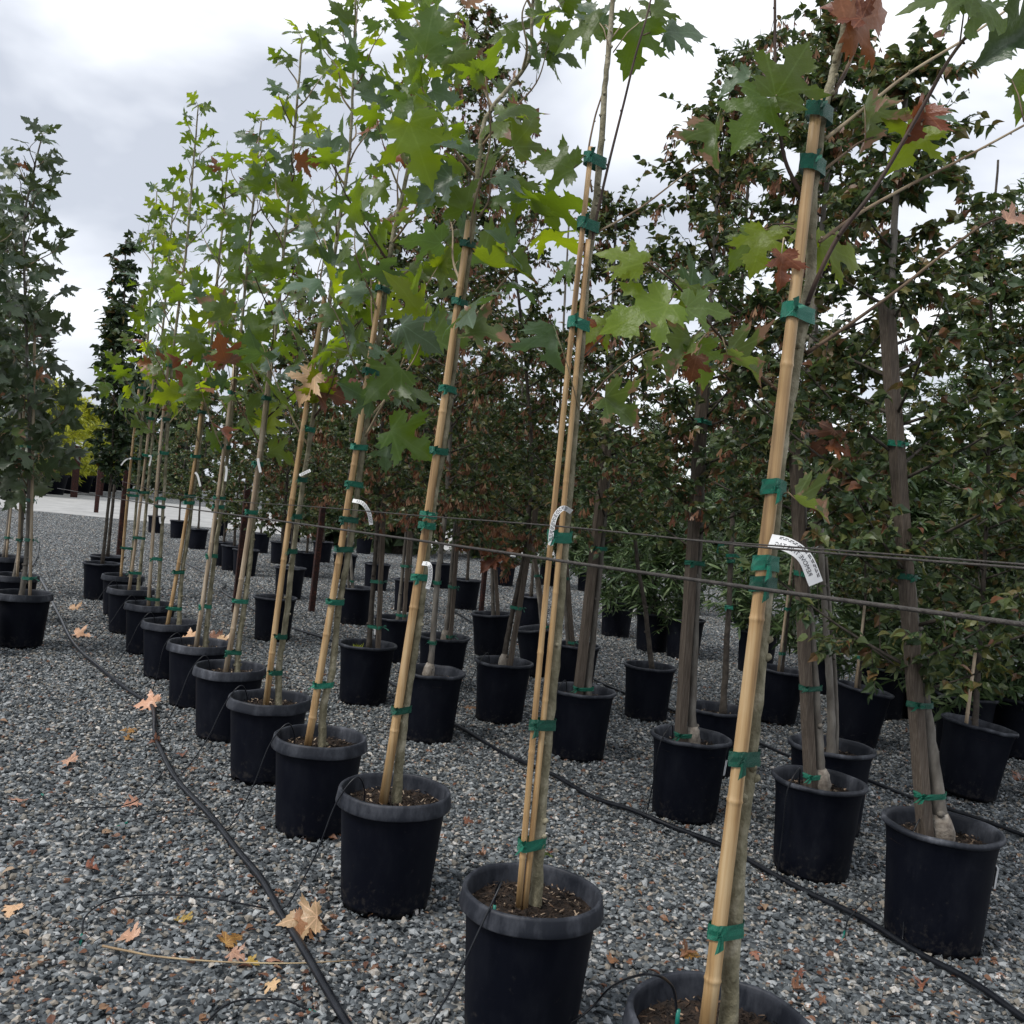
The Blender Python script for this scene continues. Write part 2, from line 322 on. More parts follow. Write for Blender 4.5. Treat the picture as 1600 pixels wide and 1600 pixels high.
def foliage_mat(name, stops, tr=0.3, tcol=(0.10, 0.16, 0.02), rough=0.45):
    m, nt, N, L, B = new_mat(name)
    at = N.new('ShaderNodeAttribute'); at.attribute_name = 'rnd'
    r = ramp(N, stops); L.new(at.outputs['Fac'], r.inputs['Fac']); L.new(r.outputs['Color'], B.inputs['Base Color'])
    B.inputs['Roughness'].default_value = rough; B.inputs['Specular IOR Level'].default_value = 0.4
    tb = N.new('ShaderNodeBsdfTranslucent')
    mc = N.new('ShaderNodeMix'); mc.data_type = 'RGBA'; mc.inputs['Factor'].default_value = 0.5
    L.new(r.outputs['Color'], mc.inputs['A']); mc.inputs['B'].default_value = (*tcol, 1); L.new(mc.outputs['Result'], tb.inputs['Color'])
    ms = N.new('ShaderNodeMixShader'); ms.inputs[0].default_value = tr
    L.new(B.outputs[0], ms.inputs[1]); L.new(tb.outputs[0], ms.inputs[2]); L.new(ms.outputs[0], N['Material Output'].inputs['Surface'])
    return m
M['maple'] = foliage_mat('maple_foliage', rough=0.36, stops=[(0.0, (0.030, 0.055, 0.028)), (0.4, (0.066, 0.10, 0.043)), (0.74, (0.12, 0.145, 0.05)), (0.88, (0.145, 0.13, 0.042)), (0.95, (0.15, 0.085, 0.04)), (1.0, (0.16, 0.065, 0.035))])
M['samara'] = foliage_mat('maple_samaras', [(0.0, (0.10, 0.036, 0.02)), (0.5, (0.22, 0.095, 0.05)), (1.0, (0.38, 0.23, 0.13))], tcol=(0.2, 0.06, 0.02))
M['podo'] = foliage_mat('podocarpus_foliage', [(0.0, (0.022, 0.048, 0.02)), (0.6, (0.065, 0.11, 0.042)), (0.9, (0.13, 0.19, 0.075)), (1.0, (0.21, 0.27, 0.14))], tr=0.25)
M['hedge'] = foliage_mat('bamboo_foliage', [(0.0, (0.14, 0.18, 0.02)), (0.5, (0.36, 0.38, 0.03)), (1.0, (0.55, 0.54, 0.06))], tr=0.4, tcol=(0.4, 0.42, 0.02))
M['far'] = foliage_mat('far_foliage', [(0.0, (0.03, 0.05, 0.028)), (0.6, (0.06, 0.09, 0.045)), (1.0, (0.10, 0.13, 0.06))], tr=0.15)
M['columnar'] = foliage_mat('columnar_foliage', [(0.0, (0.016, 0.033, 0.018)), (0.8, (0.042, 0.07, 0.034)), (0.95, (0.06, 0.08, 0.02)), (1.0, (0.16, 0.06, 0.02))], tr=0.2)

# ------------------------------------------------------------------ the ground: yard, gravel, drive
def ground_mat():
    m, nt, N, L, B = new_mat('gravel_bed')
    tc = N.new('ShaderNodeTexCoord')
    v = N.new('ShaderNodeTexVoronoi'); v.inputs['Scale'].default_value = 42; L.new(tc.outputs['Object'], v.inputs['Vector'])
    sp = N.new('ShaderNodeSeparateColor'); L.new(v.outputs['Color'], sp.inputs[0])
    r = ramp(N, [(0.0, (0.018, 0.022, 0.026)), (0.35, (0.066, 0.078, 0.088)), (0.7, (0.155, 0.175, 0.19)), (0.88, (0.24, 0.225, 0.195)), (1.0, (0.46, 0.46, 0.45))])
    L.new(sp.outputs[0], r.inputs['Fac'])
    dk = N.new('ShaderNodeMapRange'); dk.inputs['From Max'].default_value = 0.012; dk.inputs['To Min'].default_value = 1; dk.inputs['To Max'].default_value = 0.55
    mu = N.new('ShaderNodeMix'); mu.data_type = 'RGBA'; mu.blend_type = 'MULTIPLY'; mu.inputs['Factor'].default_value = 1
    n = noise(N, L, 0.7, 5); n_r = ramp(N, [(0.3, (0.75, 0.75, 0.75)), (0.7, (1, 1, 1))]); L.new(n.outputs['Fac'], n_r.inputs['Fac'])
    L.new(r.outputs['Color'], mu.inputs['A']); L.new(n_r.outputs['Color'], mu.inputs['B']); L.new(mu.outputs['Result'], B.inputs['Base Color'])
    b = N.new('ShaderNodeBump'); b.inputs['Strength'].default_value = 1.0; b.inputs['Distance'].default_value = 0.02; b.invert = True
    L.new(v.outputs['Distance'], b.inputs['Height']); L.new(b.outputs['Normal'], B.inputs['Normal']); B.inputs['Roughness'].default_value = 0.85
    return m
M['ground'] = ground_mat()
g = link('ground', mesh_np('ground', [(-400, -60, 0), (400, -60, 0), (400, 700, 0), (-400, 700, 0)], [(0, 1, 2, 3)], M['ground'])); tag(g, 'grey gravel yard ground under the potted trees', 'ground', kind='structure')

def stone_mat():
    m, nt, N, L, B = new_mat('gravel_stone')
    at = N.new('ShaderNodeAttribute'); at.attribute_name = 'rnd'
    r = ramp(N, [(0.0, (0.016, 0.020, 0.023)), (0.30, (0.066, 0.077, 0.084)), (0.64, (0.172, 0.190, 0.200)), (0.80, (0.35, 0.365, 0.37)), (0.85, (0.12, 0.115, 0.10)), (0.92, (0.27, 0.235, 0.19)), (0.955, (0.42, 0.39, 0.35)), (0.972, (0.60, 0.59, 0.57)), (0.982, (0.19, 0.09, 0.05)), (1.0, (0.12, 0.06, 0.035))])
    n = noise(N, L, 120, 4); ad = N.new('ShaderNodeMath'); ad.operation = 'MULTIPLY_ADD'; ad.inputs[1].default_value = 0.10
    sb = N.new('ShaderNodeMath'); sb.operation = 'SUBTRACT'; sb.inputs[1].default_value = 0.05
    L.new(n.outputs['Fac'], ad.inputs[0]); L.new(at.outputs['Fac'], ad.inputs[2]); L.new(ad.outputs[0], sb.inputs[0]); L.new(sb.outputs[0], r.inputs['Fac'])
    L.new(r.outputs['Color'], B.inputs['Base Color']); B.inputs['Roughness'].default_value = 0.72
    b = N.new('ShaderNodeBump'); b.inputs['Strength'].default_value = 0.25; b.inputs['Distance'].default_value = 0.003
    L.new(n.outputs['Fac'], b.inputs['Height']); L.new(b.outputs['Normal'], B.inputs['Normal'])
    return m
M['stone'] = stone_mat()
def build_gravel():
    import bmesh
    temps = []
    for k in range(14):                                    # crushed-stone shapes
        bm = bmesh.new()
        for i in range(11):
            d = Vector((rnd.gauss(0, 1), rnd.gauss(0, 1), rnd.gauss(0, 1))).normalized()
            bm.verts.new((d.x * U(.42, .56), d.y * U(.30, .45), d.z * U(.22, .36)))
        r = bmesh.ops.convex_hull(bm, input=bm.verts)
        bmesh.ops.delete(bm, geom=[v for v in bm.verts if not v.link_faces], context='VERTS')
        bmesh.ops.triangulate(bm, faces=bm.faces); bm.verts.index_update()
        temps.append((np.array([v.co[:] for v in bm.verts]), np.array([[v.index for v in f.verts] for f in bm.faces]))); bm.free()
    TS = 0.5; coll = bpy.data.collections.new('gravel_tiles')
    for t in range(7):
        Vs = []; Fs = []; A = []; off = 0
        for i in range(960):
            tv, tf = temps[nrs.randint(len(temps))]
            s = float(np.clip(nrs.lognormal(math.log(0.0205), 0.34), 0.009, 0.044))
            q = Quaternion((0, 0, 1), nrs.uniform(0, 6.283)) @ Quaternion((nrs.uniform(-1, 1), nrs.uniform(-1, 1), 0.001), nrs.uniform(0, 0.7))
            R = np.array(q.to_matrix())
            v = (tv * s) @ R.T + np.array([nrs.uniform(-TS / 2, TS / 2), nrs.uniform(-TS / 2, TS / 2), nrs.uniform(-0.003, 0.011)])
            Vs.append(v); Fs.append(tf + off); off += len(v); A.append(np.full(len(tf), nrs.uniform(0.02, 1)))
        me = mesh_np('gravel_tile', np.vstack(Vs), np.vstack(Fs), M['stone'], False, attr=np.concatenate(A))
        o = bpy.data.objects.new('gravel_tile', me); coll.objects.link(o)
    pts = []; idx = []; rot = []
    y = 1.2
    while y < 26:
        hw = 0.60 * (y + 0.5) + 0.4; x = -hw - TS
        while x < hw + TS:
            pts.append((x, y, 0.0)); idx.append(rnd.randrange(7)); rot.append(rnd.randrange(4) * math.pi / 2); x += TS
        y += TS
    me = bpy.data.meshes.new('gravel'); me.from_pydata(pts, [], [])
    a = me.attributes.new('idx', 'INT', 'POINT'); a.data.foreach_set('value', idx)
    a = me.attributes.new('rot', 'FLOAT_VECTOR', 'POINT'); a.data.foreach_set('vector', np.array([(0, 0, r) for r in rot], np.float32).ravel())
    ob = link('gravel', me); tag(ob, 'loose blue-grey crushed gravel covering the nursery yard', 'gravel', kind='stuff')
    ng = bpy.data.node_groups.new('gravel_scatter', 'GeometryNodeTree')
    ng.interface.new_socket('Geometry', in_out='INPUT', socket_type='NodeSocketGeometry'); ng.interface.new_socket('Geometry', in_out='OUTPUT', socket_type='NodeSocketGeometry')
    gi = ng.nodes.new('NodeGroupInput'); go = ng.nodes.new('NodeGroupOutput'); ip = ng.nodes.new('GeometryNodeInstanceOnPoints'); ci = ng.nodes.new('GeometryNodeCollectionInfo')
    ci.inputs['Collection'].default_value = coll; ci.inputs['Separate Children'].default_value = True
    ip.inputs['Pick Instance'].default_value = True
    na = ng.nodes.new('GeometryNodeInputNamedAttribute'); na.data_type = 'INT'; na.inputs['Name'].default_value = 'idx'
    nb = ng.nodes.new('GeometryNodeInputNamedAttribute'); nb.data_type = 'FLOAT_VECTOR'; nb.inputs['Name'].default_value = 'rot'
    l = ng.links; l.new(gi.outputs[0], ip.inputs['Points']); l.new(ci.outputs[0], ip.inputs['Instance'])
    l.new(na.outputs['Attribute'], ip.inputs['Instance Index']); l.new(nb.outputs['Attribute'], ip.inputs['Rotation']); l.new(ip.outputs[0], go.inputs[0])
    md = ob.modifiers.new('scatter', 'NODES'); md.node_group = ng
build_gravel()
M['drive'] = simple('pale_drive', [(0.3, (0.26, 0.26, 0.255)), (0.7, (0.38, 0.38, 0.37))], 1.5, 0.9, 0.3, 20)
dr = link('drive', mesh_np('drive', [(-60, 27, .004), (40, 25.5, .004), (40, 41, .004), (-60, 44, .004)], [(0, 1, 2, 3)], M['drive'])); tag(dr, 'pale drive crossing beyond the gravel rows', 'road', kind='structure')

# ------------------------------------------------------------------ pots
H = 0.40
def notch(i, k): return i == 2 and (k % 9) in (0, 1)
PROF_SKIRT = [(0.0, 0.012), (0.146, 0.012), (0.150, 0.0), (0.153, 0.026), (0.156, 0.05), (0.165, 0.16), (0.174, 0.27), (0.181, 0.350), (0.183, 0.362)]
RIM_SKIRT = [(0.181, 0.352), (0.192, 0.351), (0.2005, 0.350), (0.2015, 0.353), (0.1995, 0.366), (0.1955, 0.392), (0.1935, 0.398), (0.190, 0.400), (0.1840, 0.3995), (0.1815, 0.396), (0.1795, 0.385), (0.1760, 0.335)]
PROF_ROLL = [(0.0, 0.012), (0.150, 0.012), (0.154, 0.0), (0.156, 0.022), (0.157, 0.026), (0.164, 0.15), (0.174, 0.30), (0.180, 0.355), (0.186, 0.372), (0.187, 0.384)]
RIM_ROLL = [(0.187, 0.380), (0.194, 0.379), (0.1985, 0.383), (0.2000, 0.390), (0.1975, 0.397), (0.191, 0.400), (0.184, 0.3985), (0.180, 0.393), (0.177, 0.380), (0.171, 0.325)]
def pot_meshes(pr, rm, sk, seed):
    r = random.Random(seed); w = [(k, r.uniform(-1, 1), r.uniform(0, 6.28)) for k in (2, 3, 5)]
    def bend(V, q):                    # slightly out of round, wavy lip
        out = []
        for x, y, z in V:
            a = math.atan2(y, x); d = sum(c * math.sin(k * a + p) for k, c, p in w); e = 1 + q * .010 * d * z / .4
            out.append((x * e, y * e, z + (q * .0030 * math.sin(3 * a + w[0][2]) * d if z > .3 else 0)))
        return out
    v, f = lathe(pr, 54, notch if sk else None); body = mesh_np('pot_body', bend(v, 1), f, M['pot'], True)
    v, f = lathe(rm, 54); rim = mesh_np('pot_rim', bend(v, 1), f, M['rim'], True); return body, rim
POT = {'skirt': [pot_meshes(PROF_SKIRT, RIM_SKIRT, True, k) for k in range(4)], 'roll': [pot_meshes(PROF_ROLL, RIM_ROLL, False, 9 + k) for k in range(4)]}
def soil_mesh(seed, nch):
    r = random.Random(seed); mb = MB(); n = 28; rings = 9; R = 0.178
    V = [(0, 0, r.uniform(0, .012))]; Fc = []
    for i in range(1, rings + 1):
        for k in range(n):
            a = 2 * math.pi * k / n; q = R * i / rings; V.append((q * math.cos(a), q * math.sin(a), r.uniform(-.006, .010) * (1 if i < rings else .3)))
    for k in range(n): Fc.append((0, 1 + k, 1 + (k + 1) % n))
    for i in range(rings - 1):
        for k in range(n): Fc.append((1 + i * n + k, 1 + i * n + n + k, 1 + i * n + n + (k + 1) % n, 1 + i * n + (k + 1) % n))
    mb.add(V, Fc, 0)
    for i in range(nch):
        a = r.uniform(0, 6.28); q = R * 0.95 * math.sqrt(r.random()); l = r.uniform(.003, .010); w = r.uniform(.0012, .0028)
        m = frame((q * math.cos(a), q * math.sin(a), r.uniform(.006, .014)), (r.uniform(-1, 1), r.uniform(-1, 1), r.uniform(-.4, .4)), (r.uniform(-.5, .5), r.uniform(-.5, .5), 1))
        mb.add([m @ Vector(p) for p in ((-w, -l, 0), (w, -l, 0), (w, l, .001), (-w, l, .001), (0, 0, -.003))], [(0, 1, 2, 3), (1, 0, 4), (3, 2, 4)], 1 if r.random() < .22 else 0)
    return mb.mesh('soil', [M['soil'], M['chip']], False)
SOIL = [soil_mesh(s, 520) for s in range(4)]
def add_pot(root, kind, scale=1.0, tilt=None, dz=0.0):
    T = Matrix.Diagonal((scale, scale, scale, 1)) @ Matrix.Rotation(U(0, 6.28), 4, 'Z')
    if tilt is not None: T = tilt @ T
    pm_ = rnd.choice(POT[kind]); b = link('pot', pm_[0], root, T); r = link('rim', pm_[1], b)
    z = 0.342 if kind == 'skirt' else 0.335
    s = link('soil', SOIL[rnd.randrange(4)], root, T @ Matrix.Translation((0, 0, z)))
    return b

# ------------------------------------------------------------------ ties, tags
def tie_meshes():
    out = []
    for k in range(4):
        r = random.Random(50 + k); mb = MB(); n = 24; V = []; Fc = []
        for j, z in enumerate((-.5, -.2, .15, .5)):
            for i in range(n):
                a = 2 * math.pi * i / n; w = 1 + r.uniform(-.05, .05)
                ca, sa = math.cos(a), math.sin(a); V.append((math.copysign(abs(ca) ** .5, ca) * w, math.copysign(abs(sa) ** .5, sa) * w, z + .09 * math.sin(a * 2 + k)))
        for j in range(3):
            for i in range(n): Fc.append((j * n + i, j * n + (i + 1) % n, j * n + n + (i + 1) % n, j * n + n + i))
        mb.add(V, Fc)
        # knot and two crumpled tails at the front left
        for t in range(3):
            p = Vector((-.9, -.95, r.uniform(-.1, .1))); d = Vector((r.uniform(-.9, -.1), r.uniform(-.7, -.2), r.uniform(-.9, .5) if t else .8)).normalized()
            l = r.uniform(.7, 1.2); s = Vector((0, 0.2, 1)).cross(d).normalized() * r.uniform(.12, .2); s2 = s + Vector((0, 0, .16)); q = p + d * l * .5 + Vector((0, -.12, .05)); e = p + d * l + Vector((0, -.05, -.25))
            mb.add([p - s * .4, p + s * .4, q + s2, q - s, e + s2 * 1.3, e - s * 1.2], [(0, 1, 2, 3), (3, 2, 4, 5)])
        kb = [Vector((-.9, -1.0, 0)) + Vector((x * .2, y * .2, z * .22)) for x, y, z in ((1, 0, 0), (-1, 0, 0), (0, 1, 0), (0, -1, 0), (0, 0, 1), (0, 0, -1))]
        mb.add(kb, [(0, 2, 4), (2, 1, 4), (1, 3, 4), (3, 0, 4), (2, 0, 5), (1, 2, 5), (3, 1, 5), (0, 3, 5)])
        out.append(mb.mesh('tie', M['tape'], False))
    return out
TIE = tie_meshes()
def add_tie(root, base, a, b, ra, rb, h):
    """tape band around two members centred at world points a, b"""
    c = (a + b) / 2; d = b - a; d.z = 0; half = d.length / 2
    if d.length < 1e-4: d = Vector((1, 0, 0))
    rr = max(ra, rb)
    x = d.normalized(); z = Vector((0, 0, 1)); y = z.cross(x)
    Mx = Matrix.Translation(c - base) @ (Matrix((x, y, z)).transposed() @ Matrix.Diagonal((half + rr * 1.06, rr * 1.12, h))).to_4x4()
    link('tie', TIE[rnd.randrange(4)], root, Mx)

def tag_strip(root, base, P, n, w, text=None, lines=True):
    """a bent paper strip along world points P, face normal n at its start"""
    P = cat_rom([p - base for p in P], 6); V = []; Fc = []; S = [0.0]
    n = Vector(n)
    fr = []
    for i, p in enumerate(P):
        t = (P[min(i + 1, len(P) - 1)] - P[max(i - 1, 0)]).normalized(); s = t.cross(n).normalized(); nn = s.cross(t).normalized(); fr.append((p, t, s, nn))
        if i: S.append(S[-1] + (p - P[i - 1]).length)
    th = 0.0004
    for p, t, s, nn in fr:
        V += [p - s * w / 2 + nn * th, p + s * w / 2 + nn * th, p + s * w / 2 - nn * th, p - s * w / 2 - nn * th]
    for i in range(len(P) - 1):
        for k in range(4): Fc.append((4 * i + k, 4 * i + (k + 1) % 4, 4 * i + 4 + (k + 1) % 4, 4 * i + 4 + k))
    Fc += [(3, 2, 1, 0), tuple(4 * (len(P) - 1) + k for k in range(4))]
    o = link('tag', mesh_np('tag', V, Fc, M['tagw'], False), root)
    def at(u, v):                      # u along the strip, v across
        i = 0
        while i < len(S) - 2 and S[i + 1] < u: i += 1
        t = (u - S[i]) / max(1e-6, S[i + 1] - S[i]); A, B = fr[i], fr[i + 1]
        return A[0].lerp(B[0], t) + A[2].lerp(B[2], t) * v, A[3].lerp(B[3], t)
    mb = MB()
    if lines:
        r = random.Random(3); u = S[-1] * .12
        for row in (-.28, -.38) if text else (-.25, 0.0, .25):
            u = S[-1] * .14
            while u < S[-1] * .92:
                l = r.uniform(.004, .010)
                for sgn in (1, -1):
                    q = [at(u, row * w - .0009)[0] + at(u, 0)[1] * sgn * .0008, at(min(u + l, S[-1] * .95), row * w - .0009)[0] + at(u + l, 0)[1] * sgn * .0008,
                         at(min(u + l, S[-1] * .95), row * w + .0009)[0] + at(u + l, 0)[1] * sgn * .0008, at(u, row * w + .0009)[0] + at(u, 0)[1] * sgn * .0008]
                    mb.add(q, [(0, 1, 2, 3)])
                u += l + .003
    if text:
        cu = bpy.data.curves.new('lettering', 'FONT'); cu.body = text; cu.size = w * .44; cu.resolution_u = 2
        to = bpy.data.objects.new('lettering_tmp', cu); COL.objects.link(to)
        dg = bpy.context.evaluated_depsgraph_get(); tm = bpy.data.meshes.new_from_object(to.evaluated_get(dg))
        tv = [v.co.copy() for v in tm.vertices]; tf = [tuple(p.vertices) for p in tm.polygons]
        x1 = max(v.x for v in tv); bpy.data.objects.remove(to); out = []
        for v in tv:                    # last letter starts near the tree, upside down as it hangs
            p, nn = at(S[-1] * .10 + (x1 - v.x), .30 * w - v.y); out.append(p + nn * .0009)
        mb.add(out, tf)
    if mb.v: link('lettering', mb.mesh('lettering', M['ink'], False), o)
    return o

# ------------------------------------------------------------------ plane leaf meshes
HALF = [(0.0, 0.0), (.09, -.07), (.20, -.155), (.235, -.10), (.34, -.135), (.335, -.07), (.455, -.075), (.405, -.005), (.50, .045), (.41, .07), (.40, .125), (.255, .165), (.33, .215), (.47, .225), (.475, .285), (.60, .30), (.575, .36), (.735, .445), (.60, .435), (.575, .485), (.49, .45), (.445, .50), (.345, .415), (.235, .40), (.155, .43), (.185, .55), (.315, .595), (.27, .63), (.315, .70), (.235, .70), (.225, .775), (.155, .785), (.135, .87), (.085, .885), (0.0, 1.04)]
def plane_leaf(name, seed, mat, droop=0.25, fold=0.2, curl=0.15, roll=0.0):
    r = random.Random(seed)
    jit = lambda p: (p[0] * r.uniform(.93, 1.07), p[1] + r.uniform(-.015, .015))
    Rr = [HALF[0]] + [jit(p) for p in HALF[1:-1]] + [HALF[-1]]
    Ll = [(-x, y) for x, y in [jit(p) for p in HALF[1:-1]]][::-1]
    out = Rr + Ll
    inner = [(0, y) for y in (.15, .3, .45, .6, .75, .9)] + [(s * math.sin(math.radians(a)) * q, math.cos(math.radians(a)) * q) for s in (1, -1) for a, q in ((44, .2), (44, .4), (46, .58), (82, .2), (82, .36), (22, .35), (20, .55), (62, .3), (110, .15))]
    pts = [Vector(p) for p in out + inner]
    res = delaunay_2d_cdt(pts, [(i, (i + 1) % len(out)) for i in range(len(out))], [], 1, 1e-5)
    V2, F2 = res[0], res[2]
    V = []
    ph = r.uniform(0, 6.28)
    for p in V2:
        x, y = p.x, p.y; d = math.hypot(x, y)
        z = fold * abs(x) - droop * y * y - curl * x * x * 2.2 + 0.05 * math.sin(7 * x + ph) * math.sin(6 * y + ph * 2) + .03 * math.sin(11 * y + 5 * x + ph) + .02 * math.sin(16 * math.atan2(x, y + .05)) * d
        if roll:                        # rolled, dried blade
            a = x * roll; xx = math.sin(a) / roll; z += (1 - math.cos(a)) / roll * (1 if r.random() < 2 else 1); x = xx
        V.append((x, y, z))
    return mesh_np(name, V, [tuple(f) for f in F2], M[mat], True, uv=[(p.x, p.y) for p in V2])
LEAF = {}
def leaf_set(mat, kinds=('flat', 'droop', 'fold', 'cup')):
    P = {'flat': dict(droop=.16, fold=.14, curl=.10), 'droop': dict(droop=.55, fold=.15, curl=.28), 'fold': dict(droop=.28, fold=.55, curl=.1), 'cup': dict(droop=.42, fold=-.3, curl=-.3),
         'roll': dict(droop=.35, fold=.1, curl=0, roll=3.4), 'shut': dict(droop=.25, fold=1.1, curl=-.1)}
    for i, k in enumerate(kinds):
        LEAF[(mat, k)] = plane_leaf('leaf_' + mat + '_' + k, i * 17 + len(mat), mat, **P[k])
for m_ in ('leaf_green', 'leaf_blue', 'leaf_lime', 'leaf_spot', 'leaf_half', 'leaf_dark'): leaf_set(m_, ('flat', 'droop', 'fold', 'cup', 'roll', 'shut'))
for m_ in ('leaf_brown', 'leaf_tan', 'leaf_rust', 'leaf_ochre', 'leaf_half'): leaf_set(m_, ('flat', 'droop', 'fold', 'cup', 'roll', 'shut'))

# ------------------------------------------------------------------ members of the trees
def bamboo_mesh(P0, P1, r0, r1, mat, seed, bow=0.0):
    r = random.Random(seed); L_ = (P1 - P0).length; P = []; R = []; u = 0.0; nxt = r.uniform(.12, .3)
    side = Vector((r.uniform(-1, 1), r.uniform(-1, 1), 0)) * bow
    def pt(t): return P0.lerp(P1, t) + side * math.sin(math.pi * t)
    marks = []
    while nxt < L_: marks.append(nxt); nxt += r.uniform(.26, .46)
    us = sorted(set([0, L_] + [m + d for m in marks for d in (-.012, -.004, 0, .004, .014)]))
    us = [u for u in us if 0 <= u <= L_]
    for u in us:
        q = r0 + (r1 - r0) * u / L_; d = min([abs(u - m) for m in marks] or [1])
        P.append(pt(u / L_)); R.append(q * (1.14 if d < .001 else 1.05 if d < .006 else 1.0))
    return mesh_np('bamboo_stake', *tube(P, R, 10), M[mat], True)
def trunk_mesh(P, r0, r1, mat, seed, knobs=10, flare=1.25, n=10):
    r = random.Random(seed); Q = cat_rom(P, 8); m = len(Q); R = []
    Q = [q + Vector((r.uniform(-1, 1), r.uniform(-1, 1), 0)) * r0 * .09 for q in Q]
    for i in range(m):
        t = i / (m - 1); R.append((r0 + (r1 - r0) * t) * (1 + r.uniform(-.07, .07)) * (1 + (flare - 1) * math.exp(-t * 40)))
    mb = MB(); mb.add(*tube(Q, R, n))
    for k in range(knobs):
        i = r.randrange(1, m - 2); t = (Q[i + 1] - Q[i]).normalized(); x = t.orthogonal().normalized(); x.rotate(Quaternion(t, r.uniform(0, 6.28)))
        d = (x + t * .5).normalized(); p = Q[i] + x * R[i] * .55
        mb.add(*tube([p, p + d * R[i] * .62, p + d * R[i] * .95, p + d * R[i] * 1.05], [R[i] * .62, R[i] * .5, R[i] * .36, R[i] * .12], 7))
    return mb.mesh('trunk', M[mat], True)
def timber_mesh(P0, P1, w):
    ax = (P1 - P0); n = 14; mb = MB(); s = Vector((1, .35, 0)).normalized(); t = Vector((-.35, 1, 0)).normalized(); r = random.Random(int(P0.x * 1000)); V = []; Fc = []
    for i in range(n + 1):
        p = P0 + ax * i / n + s * r.uniform(-.0015, .0015)
        for a, b in ((-1, -1), (-.85, -1.08), (.85, -1.08), (1, -1), (1.06, .9), (.9, 1), (-.9, 1), (-1.06, .9)): V.append(p + (s * a + t * b) * w / 2 * r.uniform(.97, 1.03))
    for i in range(n):
        for k in range(8): Fc.append((8 * i + k, 8 * i + (k + 1) % 8, 8 * i + 8 + (k + 1) % 8, 8 * i + 8 + k))
    Fc += [tuple(range(7, -1, -1)), tuple(8 * n + k for k in range(8))]
    mb.add(V, Fc); return mb.mesh('timber_stake', M['timber'], False)

def put_leaf(parent, base, o, a, n, s, mat, kind=None):
    ks = [k for (m, k) in LEAF if m == mat]
    k = kind or rnd.choice(ks[:4])
    return link('leaf', LEAF[(mat, k)], parent, frame(Vector(o) - base, a, n, s))
def pick_mat(dist):
    u = rnd.random(); c = 0
    for m, p in dist:
        c += p
        if u < c: return m
    return dist[-1][0]
GREEN = [('leaf_green', .50), ('leaf_blue', .24), ('leaf_lime', .10), ('leaf_spot', .10), ('leaf_half', .025), ('leaf_brown', .02)]
DARK = [('leaf_dark', .975), ('leaf_half', .01), ('leaf_brown', .015)]

def sycamore_crown(root, base, leader, z0, nb, lmax, lmin, lsize, dist, seed, leafstep=.085, asc=0.9, dark_twig=False):
    """branches along the leader, each with its alternate leaves; leader: list of world points"""
    r = random.Random(seed); Q = cat_rom(leader, 10)
    zt = Q[-1].z
    def at(z):
        for i in range(len(Q) - 1):
            if Q[i + 1].z >= z: return Q[i].lerp(Q[i + 1], (z - Q[i].z) / max(1e-6, Q[i + 1].z - Q[i].z))
        return Q[-1]
    az = r.uniform(0, 6.28)
    for i in range(nb):
        t = (i + r.uniform(0, .6)) / nb; z = z0 + (zt - z0) * t * .93; p = at(z); az += 2.4 + r.uniform(-.4, .4)
        ln = (lmax + (lmin - lmax) * t) * r.uniform(.7, 1.15); d = Vector((math.cos(az), math.sin(az), asc + r.uniform(-.25, .35))).normalized()
        P = [p, p + d * ln * .35 + Vector((0, 0, -.01)), p + d * ln * .7 + Vector((r.uniform(-.04, .04), r.uniform(-.04, .04), .04 * ln)), p + d * ln + Vector((0, 0, .12 * ln))]
        C = cat_rom(P, 6); mb = MB(); mb.add(*tube(C, [.0055 - .0038 * k / (len(C) - 1) for k in range(len(C))], 6))
        lv = []; u = ln * r.uniform(.18, .35); side = 1
        while u < ln:
            q = C[min(len(C) - 1, int(u / ln * (len(C) - 1)))]; sd_ = d.cross(Vector((0, 0, 1))).normalized() * side
            pd = (sd_ * r.uniform(.5, 1) + d * r.uniform(.1, .7) + Vector((0, 0, r.uniform(-.2, .5)))).normalized(); pl = r.uniform(.03, .07)
            e = q + pd * pl; mb.add(*tube([q, q.lerp(e, .5) + Vector((0, 0, .006)), e], [.0018, .0014, .0012], 4, False))
            lv.append((e, pd, side)); side *= -1; u += leafstep * r.uniform(.7, 1.5)
        lv.append((C[-1], d, 1))
        br = link('branch', mesh_np('branch', [v - base for v in mb.v] if False else [(Vector(v) - base)[:] for v in mb.v], mb.f, M['twig'], True), root)
        for e, pd, side in lv:
            ax = (pd + Vector((0, 0, r.uniform(-.8, .55)))).normalized(); nrm = Vector((r.uniform(-.8, .8), r.uniform(-1.0, .35), r.uniform(-.1, .8)))
            put_leaf(br, base, e, ax, nrm, lsize * r.uniform(.65, 1.2) * (1 - .35 * t), pick_mat(dist))
    # leaves on the leader's tip
    tip = MB(); lv = []
    for k in range(10):
        z = zt - .5 * max(0, 1 - k / 6); q = at(z); a = k * 2.4; pd = Vector((math.cos(a), math.sin(a), r.uniform(.2, .9))).normalized(); e = q + pd * .05
        tip.add(*tube([q, e], [.0018, .0012], 4, False)); lv.append((e, pd))
    br = link('branch', mesh_np('branch', [(Vector(v) - base)[:] for v in tip.v], tip.f, M['twig'], True), root)
    for k, (e, pd) in enumerate(lv):
        put_leaf(br, base, e, (pd + Vector((0, 0, r.uniform(-.5, .4)))).normalized(), Vector((r.uniform(-.6, .6), r.uniform(-.9, .4), .4)), lsize * (.92 - .035 * k) * r.uniform(.75, 1.1), pick_mat(dist[:4] if len(dist) > 4 else dist[:1]))

